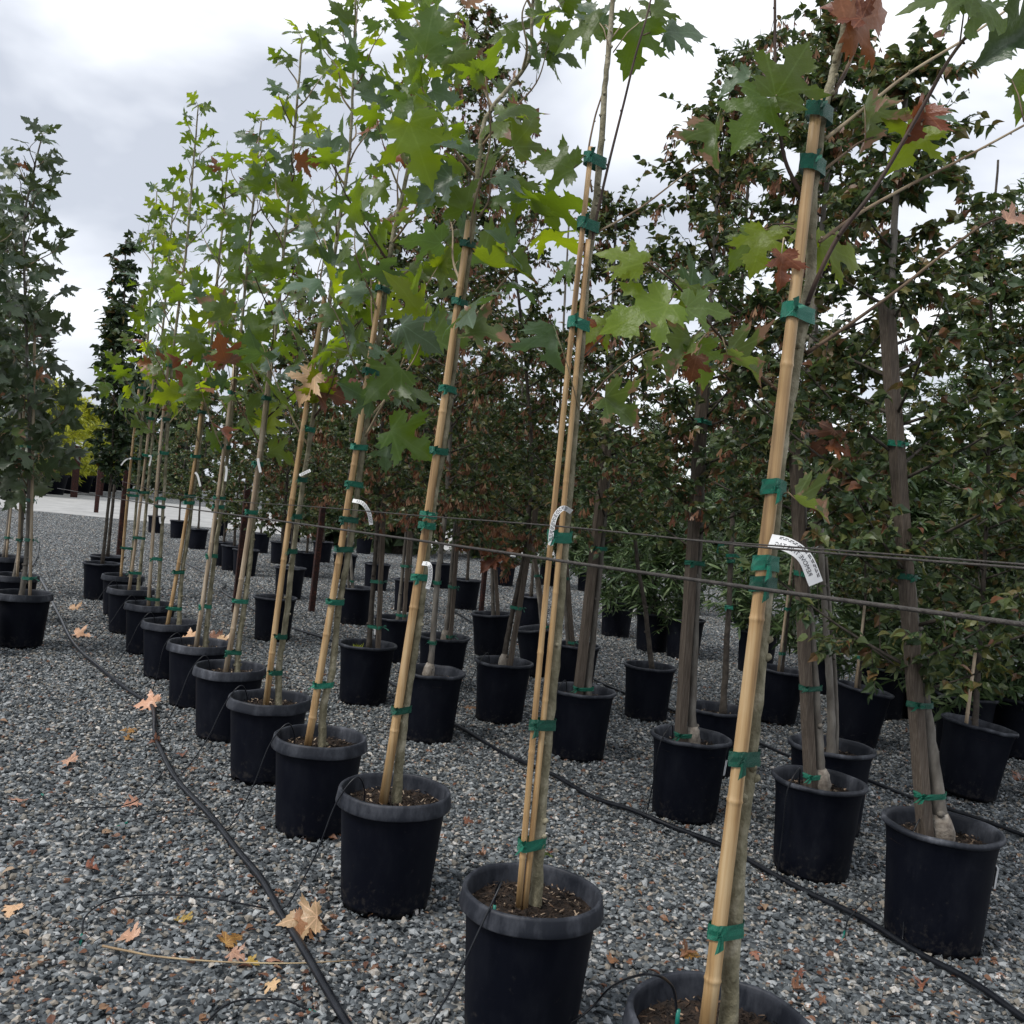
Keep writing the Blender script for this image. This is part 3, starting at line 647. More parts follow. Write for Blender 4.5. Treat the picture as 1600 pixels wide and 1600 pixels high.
ROWG = 'young plane trees in the bamboo-staked row'
def sycamore(rim, D, stake_px, trunk_px, leader_px, ties_px, label, stake_r=(.016, .011), mat='bamboo', double=False, trunk_r=(.017, .010), crown=None, seed=1, group=ROWG, name='potted_plane_tree', bark='bark', kind='skirt', cat='potted tree', tie_h=.024):
    """every *_px list is in photo pixels, taken in the upright plane through the pot"""
    c = on_z(rim[0], rim[1], H * D / .40); Y = c.y; base = Vector((c.x, c.y, 0)); root = empty(name, base)
    add_pot(root, kind, D / .40)
    zs = .345 * D / .40
    if group == ROWG and not double: stake_px = [(stake_px[0][0] - 3, stake_px[0][1]), (stake_px[1][0] - 4, stake_px[1][1])]; trunk_px = [(x + 4, y) for x, y in trunk_px]
    S = [on_y(x, y, Y - .012) for x, y in stake_px]
    T = [on_y(x, y, Y + .016) for x, y in trunk_px] + [on_y(x, y, Y + .016) for x, y in leader_px]
    T[0].z = min(T[0].z, zs - .02); S[0].z = min(S[0].z, zs - .02)
    if double:
        off = Vector((.0172, .003, 0))
        link('bamboo_stake', bamboo_mesh(S[0] - base, S[1] - base, stake_r[0], stake_r[1], mat, seed, .01), root)
        link('bamboo_stake', bamboo_mesh(S[0] + off - base, S[1] + off * .9 - Vector((0, 0, .25)) - base, stake_r[0], stake_r[1], mat, seed + 9, .006), root)
    else: link('bamboo_stake', bamboo_mesh(S[0] - base, S[1] - base, stake_r[0], stake_r[1], mat, seed, .018), root)
    link('trunk', trunk_mesh([p - base for p in T], trunk_r[0], trunk_r[1] * .45, bark, seed, 26), root)
    Q = cat_rom(T, 12)
    for ty in ties_px:
        t = (S[0].z - ty if False else 0)
        # height of the tie on the stake from its pixel row
        y0, y1 = stake_px[0][1], stake_px[1][1]; u = min(.985, max(.0, (y0 - ty) / (y0 - y1))); a = S[0].lerp(S[1], u)
        b = min(Q, key=lambda q: abs(q.z - a.z)).copy(); 
        i = min(range(len(Q)), key=lambda k: abs(Q[k].z - a.z)); b = Q[i].copy(); b.z = a.z
        if double: b = b if (b - a).length > .024 else a + Vector((.03, .01, 0))
        add_tie(root, base, a, b, stake_r[0] * 1.05, trunk_r[0] * .95, tie_h)
    if crown: sycamore_crown(root, base, T[1:], seed=seed * 3 + 1, **crown)
    tag(root, label, cat, group)
    return root, base, Y, S, T

# ------------------------------------------------------------------ the bamboo-staked row of plane trees
def px_branch(root, base, Y, pts, r0, r1, dyl=0.0, mt='twig'):
    n = len(pts); P = [on_y(x, y, Y + .016 + dyl * i / max(1, n - 1)) for i, (x, y) in enumerate(pts)]
    C = cat_rom([p - base for p in P], 6); R = [r0 + (r1 - r0) * i / (len(C) - 1) for i in range(len(C))]
    mb = MB(); mb.add(*tube(C, R, 7)); rr = random.Random(int(pts[0][0]))
    for k in range(2, len(C) - 1, 5):                      # buds and scars
        d = Vector((rr.uniform(-1, 1), rr.uniform(-1, 1), rr.uniform(-1, 1))).normalized(); q = C[k]
        mb.add(*tube([q, q + d * R[k] * 1.6, q + d * R[k] * 2.2], [R[k] * .9, R[k] * .7, R[k] * .2], 5))
    return link('branch', mb.mesh('branch', M[mt], True), root), P
def px_leaf(par, base, Y, x, y, size, ang, mat, kind='flat', tilt=(0, 0), dy=0.0, stem=None):
    """blade centred at pixel x,y; ang: picture angle of the tip (0 up, 90 right); tilt of the face"""
    a = math.radians(ang); d = right * math.sin(a) + up * math.cos(a)
    s = size * .74 * (Y + dy) / F; nrm = -fwd + right * tilt[0] + up * tilt[1]
    o = on_y(x, y, Y + dy) - d * s * .42
    put_leaf(par, base, o, d - fwd * U(-.15, .15), nrm, s, mat, kind)
    if stem is not None:
        e = on_y(stem[0], stem[1], Y + stem[2] if len(stem) > 2 else Y); m_ = e.lerp(o, .5) + Vector((0, 0, .012))
        v, f = tube([e - base, m_ - base, o - base], [.002, .0016, .0013], 5)
        link('leaf_stalk', mesh_np('leaf_stalk', v, f, M['twig'], True), par)

ORD = ['', 'eleventh', 'tenth', 'ninth', 'eighth', 'seventh', 'sixth', 'fifth', 'fourth', 'third', 'second', 'first']

# tree 0: one thick golden cane, long printed tag
r0, b0, Y0, S0, T0 = sycamore((1125, 1590), .405, [(1106, 1605), (1282, 150)], [(1135, 1605), (1150, 1330), (1168, 1180), (1186, 1000), (1214, 720), (1240, 560), (1262, 440)],
    [(1268, 330), (1284, 190), (1303, 110), (1322, 30), (1345, -90), (1350, -300)], [1415, 1152, 887, 855, 740, 475, 252, 160],
    'young plane tree on one thick golden bamboo cane with a long printed white tag', (.0175, .0115), seed=3, trunk_r=(.0185, .013), tie_h=.032)
B = []
for pts, ra, rb, dy in [([(1268, 322), (1245, 290), (1224, 240), (1213, 150), (1211, 60), (1211, -40)], .006, .0035, -.05),
        ([(1256, 490), (1275, 440), (1310, 370), (1370, 290), (1440, 170), (1485, 90), (1540, 20)], .007, .004, -.2),
        ([(1290, 217), (1350, 170), (1420, 115), (1525, 50), (1620, -20)], .0055, .003, .15),
        ([(1284, 268), (1320, 240), (1345, 222), (1375, 212), (1395, 214)], .004, .002, .05),
        ([(1280, 378), (1340, 335), (1420, 290), (1500, 250), (1620, 185)], .0055, .003, .1),
        ([(1260, 552), (1320, 512), (1400, 455), (1470, 400), (1540, 350), (1620, 325)], .0055, .0025, -.1),
        ([(1228, 622), (1170, 570), (1120, 520), (1080, 470), (1040, 430), (985, 395)], .005, .002, -.1),
        ([(1300, 150), (1322, 110), (1345, 55), (1375, 0)], .006, .003, .1),
        ([(1160, 152), (1150, 160), (1120, 175), (1060, 290), (960, 355)], .003, .002, .2)][:8]:
    B.append(px_branch(r0, b0, Y0, pts, ra * .8, rb * .8, dy, 'twig_dark' if len(B) < 2 else 'twig'))
LB = [b for b, p in B]
for a in [(LB[6], 1000, 490, 155, 250, 'leaf_lime', 'flat', (-.2, .5), -.1, (1062, 462)), (LB[6], 978, 398, 92, 300, 'leaf_lime', 'droop', (.2, .4), -.1, (1040, 425)),
          (LB[6], 1105, 482, 105, 95, 'leaf_spot', 'flat', (.1, .6), -.1, (1072, 468)), (LB[6], 1070, 470, 80, 200, 'leaf_spot', 'droop', (-.2, .3), -.05, (1085, 470)),
          (LB[6], 1095, 570, 95, 165, 'leaf_spot', 'fold', (.3, .2), -.08, (1115, 520)), (LB[6], 1062, 555, 100, 215, 'leaf_half', 'shut', (-.3, .6), -.1, (1112, 515)),
          (LB[6], 1085, 575, 60, 190, 'leaf_brown', 'droop', (0, .3), -.12, (1110, 520)), (LB[6], 1165, 570, 105, 120, 'leaf_half', 'shut', (.2, .8), -.05, (1120, 520)),
          (LB[6], 1100, 445, 80, 60, 'leaf_blue', 'shut', (.2, .9), .0, (1085, 472)),
          (LB[0], 1175, 185, 135, 215, 'leaf_green', 'flat', (-.2, .25), -.03, (1213, 165)), (LB[0], 1236, 112, 140, 32, 'leaf_green', 'flat', (.2, .3), -.08, (1212, 160)),
          (LB[0], 1150, 128, 70, 250, 'leaf_blue', 'fold', (-.5, .7), .1, (1213, 140)), (LB[0], 1115, 225, 95, 185, 'leaf_half', 'shut', (-.9, .2), .1, None),
          (LB[0], 1185, 390, 105, 200, 'leaf_lime', 'flat', (-.2, .4), .03, (1262, 365)), (LB[0], 1160, 385, 85, 225, 'leaf_green', 'droop', (-.2, .4), .08, (1240, 350)),
          (LB[0], 1222, 420, 75, 178, 'leaf_brown', 'fold', (.3, .1), -.03, (1225, 372)), (LB[0], 1245, 348, 75, 290, 'leaf_lime', 'droop', (.1, .7), .04, (1268, 372)),
          (LB[4], 1318, 388, 120, 95, 'leaf_lime', 'droop', (.1, .35), .08, (1284, 372)), (LB[4], 1285, 400, 70, 190, 'leaf_lime', 'flat', (.2, .35), .12, (1280, 378)),
          (LB[3], 1353, 195, 100, 175, 'leaf_half', 'shut', (.9, .1), .05, (1352, 218)), (LB[3], 1418, 228, 110, 215, 'leaf_lime', 'fold', (.2, .3), .06, (1440, 195)),
          (LB[3], 1430, 192, 85, 200, 'leaf_brown', 'shut', (.4, .2), .02, (1445, 175)), (LB[2], 1478, 185, 70, 85, 'leaf_blue', 'fold', (.2, .8), .1, (1440, 190)),
          (LB[7], 1365, 22, 150, 70, 'leaf_brown', 'droop', (.2, -.3), -.05, (1330, 30)), (LB[7], 1322, 15, 90, 300, 'leaf_brown', 'fold', (-.2, .3), -.05, (1335, 20)),
          (LB[1], 1545, 30, 150, 130, 'leaf_green', 'flat', (.2, .5), -.2, (1500, 65)), (LB[1], 1480, -15, 130, 280, 'leaf_green', 'droop', (.0, .6), -.22, (1510, 50)),
          (LB[4], 1590, 150, 90, 160, 'leaf_green', 'fold', (.3, .3), .1, (1600, 190)), (LB[5], 1590, 342, 55, 80, 'leaf_tan', 'fold', (.2, .8), -.1, (1540, 350)),
          (LB[1], 1570, 70, 120, 235, 'leaf_dark', 'shut', (.75, .5), -.5, (1620, 20, -.5))]:
    par, x, y, s, an, mt, kd, tl, dy, st = a
    px_leaf(par, b0, Y0, x, y, s, an, mt, kd, tl, dy, (st[0], st[1]) if st else None)
px_leaf(r0, b0, Y0, 1268, 792, 88, 115, 'leaf_half', 'shut', (.3, 1.0), -.04, (1218, 775))
tag_strip(r0, b0, [on_y(1203, 845, Y0 - .04), on_y(1232, 852, Y0 - .07), on_y(1258, 872, Y0 - .075), on_y(1275, 912, Y0 - .07)], -fwd + up * .25 - right * .2, .030, 'REMOVE THIS TAG')

# tree 1: two canes side by side
r1, b1, Y1, S1, T1 = sycamore((832, 1388), .40, [(812, 1400), (924, 230)], [(838, 1405), (842, 1330), (848, 1230), (862, 1090), (874, 960), (884, 830), (902, 620), (918, 420)],
    [(934, 290), (944, 150), (953, 50), (960, -60), (968, -260)], [1290, 1107, 820, 496, 346, 243],
    'young plane tree with sparse leaves tied to two thin bamboo canes', (.0088, .0072), double=True, seed=4, trunk_r=(.017, .012), tie_h=.03)
B1 = []
for pts, ra, rb, dy in [([(922, 392), (932, 340), (950, 260), (975, 160), (992, 90), (1012, 20), (1025, -40)], .0055, .003, -.1), ([(935, 362), (1000, 325), (1060, 280), (1110, 245)], .004, .002, .2),
        ([(905, 645), (950, 590), (1000, 552), (1035, 540)], .004, .002, -.1), ([(914, 555), (950, 520), (990, 500), (1020, 495)], .003, .0018, .1), ([(918, 480), (950, 462), (985, 440)], .0035, .002, .1),
        ([(925, 300), (918, 250), (928, 190), (940, 150)], .004, .003, .02), ([(955, 60), (970, 40), (985, 10)], .003, .002, 0)]:
    B1.append(px_branch(r1, b1, Y1, pts, ra * .8, rb * .8, dy, 'twig_dark' if len(B1) < 1 else 'twig')[0])
for a in [(B1[0], 992, 68, 115, 195, 'leaf_green', 'flat', (.2, .2), .02, (958, 82)), (B1[0], 1065, 45, 95, 70, 'leaf_blue', 'droop', (.2, .5), .1, (1005, 55)), (B1[0], 1030, 5, 80, 30, 'leaf_green', 'droop', (.1, .5), .05, (1012, 20)),
          (B1[5], 868, 255, 95, 285, 'leaf_green', 'flat', (-.1, .1), -.05, (925, 240)), (B1[6], 905, 40, 100, 260, 'leaf_green', 'droop', (-.2, .4), .05, (950, 70)), (B1[6], 925, 20, 80, 330, 'leaf_blue', 'fold', (.1, .5), .1, (955, 50)),
          (B1[3], 868, 540, 100, 175, 'leaf_blue', 'shut', (-.8, .1), -.1, (905, 640)), (B1[2], 968, 640, 95, 130, 'leaf_half', 'shut', (-.6, .6), -.1, (948, 592)),
          (B1[3], 935, 512, 75, 250, 'leaf_lime', 'droop', (-.2, .4), .05, (952, 520)), (B1[3], 925, 530, 70, 210, 'leaf_brown', 'fold', (0, .3), .1, (950, 521)), (B1[2], 1010, 575, 55, 160, 'leaf_half', 'shut', (.5, .4), -.08, (1000, 552)),
          (B1[1], 880, 420, 60, 250, 'leaf_green', 'droop', (-.3, .6), .1, (918, 425)), (B1[4], 978, 405, 70, 330, 'leaf_lime', 'droop', (.1, .3), .12, (985, 440))]:
    par, x, y, s, an, mt, kd, tl, dy, st = a
    px_leaf(par, b1, Y1, x, y, s, an, mt, kd, tl, dy, st)
tag_strip(r1, b1, [on_y(893, 800, Y1 - .03), on_y(880, 794, Y1 - .05), on_y(868, 806, Y1 - .05), on_y(862, 830, Y1 - .045), on_y(860, 852, Y1 - .04)], -fwd - right * .4, .014)

CR = dict(z0=1.35, nb=13, lmax=.66, lmin=.20, lsize=.168, dist=GREEN, asc=1.25)
def cr(**k):
    d = dict(CR); d.update(k); d['z0'] += .38; d['lmax'] = .58; d['nb'] = int(d['nb'] * .95); return d
ROW = [  # rim, D, stake, trunk, leader, ties, extras
    ((617, 1232), .405, [(602, 1243), (737, 345)], [(616, 1245), (622, 1170), (634, 1080), (652, 960), (668, 820), (690, 690), (715, 500), (733, 370)], [(752, 215), (770, 168), (825, 95), (832, 20), (842, -140)], [1090, 887, 808, 792, 694, 600, 468, 380], .0165, 'bamboo', 'tenth', cr(z0=1.6, nb=12)),
    ((501, 1149), .40, [(484, 1155), (600, 440)], [(500, 1160), (502, 1100), (515, 1050), (525, 950), (545, 840), (565, 690), (590, 520)], [(612, 380), (640, 250), (655, 120), (665, 10), (670, -80)], [1052, 925, 845, 800, 746, 690, 575, 450], .016, 'bamboo', 'ninth', cr(z0=1.25, nb=20)),
    ((422, 1088), .40, [(420, 1083), (512, 460)], [(434, 1085), (432, 1040), (444, 960), (456, 850), (478, 700), (505, 520)], [(525, 380), (545, 250), (552, 120), (556, -10)], [1024, 970, 842, 790, 735, 660, 590, 485], .0155, 'bamboo', 'eighth', cr(z0=1.2, nb=19)),
    ((360, 1040), .40, [(356, 1037), (430, 530)], [(368, 1040), (370, 1000), (384, 900), (396, 780), (415, 620)], [(438, 440), (452, 300), (465, 150), (472, 60)], [997, 920, 787, 715, 617, 538], .0155, 'bamboo_pale', 'seventh', cr(z0=1.1, nb=18)),
    ((313, 1003), .40, [(310, 995), (372, 560)], [(318, 998), (322, 950), (334, 850), (346, 760)], [(372, 560), (388, 400), (400, 270), (408, 190)], [925, 850, 778, 765, 690, 610], .015, 'bamboo_pale', 'sixth', cr(z0=1.15, nb=17)),
    ((268, 970), .40, [(265, 962), (325, 590)], [(277, 965), (280, 900), (292, 820)], [(325, 590), (340, 430), (350, 330), (356, 250)], [928, 875, 773, 763, 705, 640], .0145, 'bamboo', 'fifth', cr(z0=1.2, nb=16)),
    ((236, 942), .40, [(236, 938), (268, 560)], [(243, 940), (247, 860)], [(270, 560), (290, 400), (302, 260), (310, 165)], [918, 858, 780, 768, 700, 650, 570], .0145, 'bamboo_pale', 'fourth', cr(z0=1.15, nb=15)),
    ((205, 918), .40, [(205, 915), (245, 580)], [(212, 918), (220, 840)], [(248, 580), (262, 430), (272, 300)], [880, 828, 760, 705, 650], .0145, 'bamboo_pale', 'third', cr(z0=1.3, nb=13)),
    ((193, 898), .40, [(192, 900), (222, 600)], [(200, 900), (206, 830)], [(228, 580), (238, 420), (245, 300)], [848, 768, 760, 712, 656, 605], .0135, 'bamboo', 'second', cr(z0=1.3, nb=12, lmax=.7)),
]
EX = {'tenth': 'on a split golden cane', 'ninth': 'with a curved white tag', 'eighth': 'with a small folded tag',
      'seventh': 'on a pale weathered cane', 'sixth': 'in a leaf-littered pot', 'fifth': 'with a dangling tag', 'fourth': 'on a pale straight cane', 'third': 'on a pale thin cane', 'second': ''}
NUM = {'tenth': 'ninth', 'ninth': 'eighth', 'eighth': 'seventh', 'seventh': 'sixth', 'sixth': 'fifth', 'fifth': 'fourth', 'fourth': 'third', 'third': 'second', 'second': 'first'}
ROWT = []
for i, (rim, D, st, tr, ld, ties, sr, mt, key, crw) in enumerate(ROW):
    lab = 'young plane tree ' + EX[key] + ', ' + NUM[key] + ' from the rusty end post'
    if key == 'second': lab = 'young plane tree on a thin golden cane right beside the rusty end post'
    ROWT.append(sycamore(rim, D, st, tr, ld, ties, lab, (sr, sr * .7), mt, seed=20 + i, crown=crw, trunk_r=(.0165, .011)))
t = ROWT[0]; tag_strip(t[0], t[1], [on_y(660, 880, t[2] - .04), on_y(671, 883, t[2] - .06), on_y(672, 902, t[2] - .055), on_y(668, 920, t[2] - .05)], -fwd + up * .3, .015)
t = ROWT[1]; tag_strip(t[0], t[1], [on_y(551, 782, t[2] - .04), on_y(566, 786, t[2] - .06), on_y(576, 800, t[2] - .06), on_y(580, 820, t[2] - .05)], -fwd + up * .3, .016)
t = ROWT[2]; tag_strip(t[0], t[1], [on_y(468, 743, t[2] - .04), on_y(478, 738, t[2] - .05), on_y(485, 735, t[2] - .05)], -fwd + up * .3, .015)
for k, q in ((3, [(403, 716), (404, 724), (407, 738)]), (4, [(353, 728), (354, 736), (352, 752)]), (5, [(305, 738), (309, 744), (313, 760)]), (6, [(250, 808), (250, 814), (251, 818)]), (7, [(232, 712), (236, 714), (233, 728)]), (8, [(205, 716), (196, 719), (189, 727)])):
    t = ROWT[k]; tag_strip(t[0], t[1], [on_y(x, y, t[2] - .05) for x, y in q], -fwd + up * .2, .014, lines=False)
# named leaves of the ninth tree, seen broadside against the sky
t = ROWT[0]
for a in [(655, 232, 140, 160, 'leaf_lime', 'flat', (.1, .1), -.2), (670, 45, 120, 10, 'leaf_green', 'flat', (.2, .2), 0), (735, 100, 95, 120, 'leaf_spot', 'droop', (0, .2), 0), (640, 160, 90, 250, 'leaf_green', 'droop', (.2, .3), .1),
          (680, 295, 100, 235, 'leaf_blue', 'fold', (.1, .6), -.1), (655, 520, 95, 110, 'leaf_blue', 'droop', (.2, .4), .1), (760, 520, 105, 95, 'leaf_half', 'fold', (.2, .7), -.15), (790, 415, 120, 100, 'leaf_spot', 'shut', (.2, 1), -.1),
          (815, 305, 70, 200, 'leaf_green', 'droop', (.1, .3), .1), (640, 690, 110, 120, 'leaf_green', 'fold', (.2, .3), .15), (603, 715, 55, 190, 'leaf_blue', 'fold', (-.2, .2), .15)]:
    px_leaf(t[0], t[1], t[2], *a[:6], a[6], a[7])
px_leaf(ROWT[2][0], ROWT[2][1], ROWT[2][2], 480, 605, 75, 215, 'leaf_tan', 'fold', (-.2, .4), -.1)
px_leaf(ROWT[2][0], ROWT[2][1], ROWT[2][2], 515, 610, 75, 100, 'leaf_brown', 'droop', (.2, .4), -.05)

# ------------------------------------------------------------------ dense trees in pots behind: leaf clouds on real twigs
def tmpl(kind):
    if kind == 'maple':       # small toothed, folded leaf
        v = [(0, 0, 0), (.27, .16, .11), (.35, .42, .09), (.20, .66, .03), (0, 1.0, -.22), (-.20, .66, .03), (-.35, .42, .09), (-.27, .16, .11), (0, .45, -.02)]
        f = [(0, 1, 8), (1, 2, 8), (2, 3, 8), (3, 4, 8), (4, 5, 8), (5, 6, 8), (6, 7, 8), (7, 0, 8)]
    elif kind == 'blade':     # long narrow leaf
        v = [(0, 0, 0), (.075, .3, .01), (.07, .7, -.03), (0, 1, -.12), (-.07, .7, -.03), (-.075, .3, .01)]
        f = [(0, 1, 5), (1, 2, 4), (1, 4, 5), (2, 3, 4)]
    elif kind == 'samara':
        v = [(0, 0, 0), (.10, .30, 0), (.26, .85, .05), (.10, 1.0, .05), (-.02, .55, 0), (-.10, .30, .02), (-.28, .85, 0), (-.12, 1.0, 0), (.02, .55, .03)]
        f = [(0, 1, 4), (1, 2, 4), (2, 3, 4), (0, 8, 5), (5, 8, 6), (6, 8, 7)]
    return np.array(v, float), np.array(f, int)
TM = {k: tmpl(k) for k in ('maple', 'blade', 'samara')}
def leaf_cloud(O, A, Nn, S, kind):
    tv, tf = TM[kind]
    A = A / np.linalg.norm(A, axis=1, keepdims=True); Nn = Nn - A * (A * Nn).sum(1, keepdims=True); Nn /= np.maximum(1e-6, np.linalg.norm(Nn, axis=1, keepdims=True)); Bx = np.cross(A, Nn)
    V = O[:, None, :] + S[:, None, None] * (tv[None, :, 0:1] * Bx[:, None, :] + tv[None, :, 1:2] * A[:, None, :] + tv[None, :, 2:3] * Nn[:, None, :])
    Fc = tf[None] + (np.arange(len(O)) * len(tv))[:, None, None]
    return V.reshape(-1, 3), Fc.reshape(-1, 3)
LEAFS = []
for i in range(10):
    tv, tf = TM['maple']; LEAFS.append((i / 9.0, mesh_np('small_leaf', tv, tf, M['maple'], False, attr=np.full(len(tf), i / 9.0))))

def dense_tree(root, base, Q, z0, z1, Rc, limbs, twigs, per, lsize, mat='maple', kind='maple', seed=1, samara=0.0, bark='bark_dark', parts=0, rnd_pow=1.0, asc=.55, shape=.75, tip=0.12, bias=(0, 0)):
    """Q: trunk points (world). limbs along it, twigs on limbs, leaves along twigs."""
    r = random.Random(seed); q = np.random.RandomState(seed); C = cat_rom(Q, 10)
    def at(z):
        for i in range(len(C) - 1):
            if C[i + 1].z >= z: return C[i].lerp(C[i + 1], (z - C[i].z) / max(1e-6, C[i + 1].z - C[i].z))
        return C[-1]
    O = []; A = []; NN = []; SO = []; az = r.uniform(0, 6.28)
    for i in range(limbs):
        t = (i + r.uniform(0, .8)) / limbs; zc = z0 + (z1 - z0) * t; az += 2.4 + r.uniform(-.5, .5)
        env = Rc * max(tip, math.sin(math.pi * min(1, (t * .86 + .14)) ** shape)) * r.uniform(.6, 1.2)
        d = Vector((math.cos(az) + bias[0], math.sin(az) + bias[1], 0)); zs_ = zc - env * asc; p = at(max(zs_, z0 - .25))
        e = Vector((at(zc).x, at(zc).y, zc)) + d * env; mid = p.lerp(e, .5) + Vector((0, 0, -.04 * env))
        L_ = cat_rom([p, mid, e], 4); mb = MB(); rb = .004 + .006 * env
        mb.add(*tube([x - base for x in L_], [rb * (1 - .75 * k / (len(L_) - 1)) for k in range(len(L_))], 5))
        for j in range(twigs):
            u = .25 + .75 * (j + r.random()) / twigs; s = L_[min(len(L_) - 1, int(u * (len(L_) - 1)))]
            td = (d * r.uniform(.0, .9) + Vector((r.uniform(-1, 1), r.uniform(-1, 1), r.uniform(-.35, .9)))).normalized(); tl = r.uniform(.10, .30) * (.6 + .5 * Rc)
            w = s + td * tl; mb.add(*tube([s - base, w - base], [.0022, .001], 3, False))
            n = max(2, int(per * (2.1 if mat == 'maple' else 1) * r.uniform(.6, 1.4)))
            for k in range(n):
                g = (k + r.random()) / n; c = s.lerp(w, g)
                ld = Vector((r.uniform(-1, 1), r.uniform(-1, 1), r.uniform(-.9, .4))) + td * .5
                O.append(c); A.append(ld); NN.append((r.uniform(-.8, .8), r.uniform(-.8, .8), r.uniform(.15, 1)))
            if r.random() < samara * .55:
                for k in range(r.randrange(7, 15)): SO.append(s.lerp(w, r.uniform(.4, 1)) + Vector((r.uniform(-.025, .025), r.uniform(-.025, .025), r.uniform(-.05, 0))))
        link('branch', mb.mesh('branch', M[bark], True), root)
    O = np.array([o[:] for o in O]) - np.array(base[:]); A = np.array([a[:] for a in A]); NN = np.array(NN)
    S = lsize * q.uniform(.55, 1.25, len(O)) * (.70 if mat == 'maple' else 1); RN = q.uniform(0, 1, len(O)) ** rnd_pow
    hi = np.clip((O[:, 2] - (z0 + (z1 - z0) * .55)) / (z1 - z0), 0, 1); RN = np.clip(RN + hi * .25 * q.uniform(0, 1, len(O)), 0, 1)
    if parts:
        dist = O[:, 1] + base.y; idx = np.argsort(dist)[:parts]; keep = np.ones(len(O), bool); keep[idx] = False
        for i in idx: link('leaf', LEAFS[int(RN[i] * 9.99)][1], root, frame(Vector(O[i]), Vector(A[i]), Vector(NN[i]), S[i]))
        O, A, NN, S, RN = O[keep], A[keep], NN[keep], S[keep], RN[keep]
    V, Fc = leaf_cloud(O, A, NN, S, kind)
    nf = len(TM[kind][1]); f = link('foliage', mesh_np('foliage', V, Fc, M[mat], False, attr=np.repeat(RN, nf)), root); f['kind'] = 'stuff'
    if SO:
        SO = np.array([o[:] for o in SO]) - np.array(base[:]); n = len(SO); a = np.stack([q.uniform(-.5, .5, n), q.uniform(-.5, .5, n), -np.ones(n)], 1)
        V, Fc = leaf_cloud(SO, a, q.uniform(-1, 1, (n, 3)), q.uniform(.034, .052, n), 'samara')
        f = link('seed_clusters', mesh_np('seed_clusters', V, Fc, M['samara'], False, attr=np.repeat(q.uniform(0, 1, n), len(TM['samara'][1]))), root); f['kind'] = 'stuff'

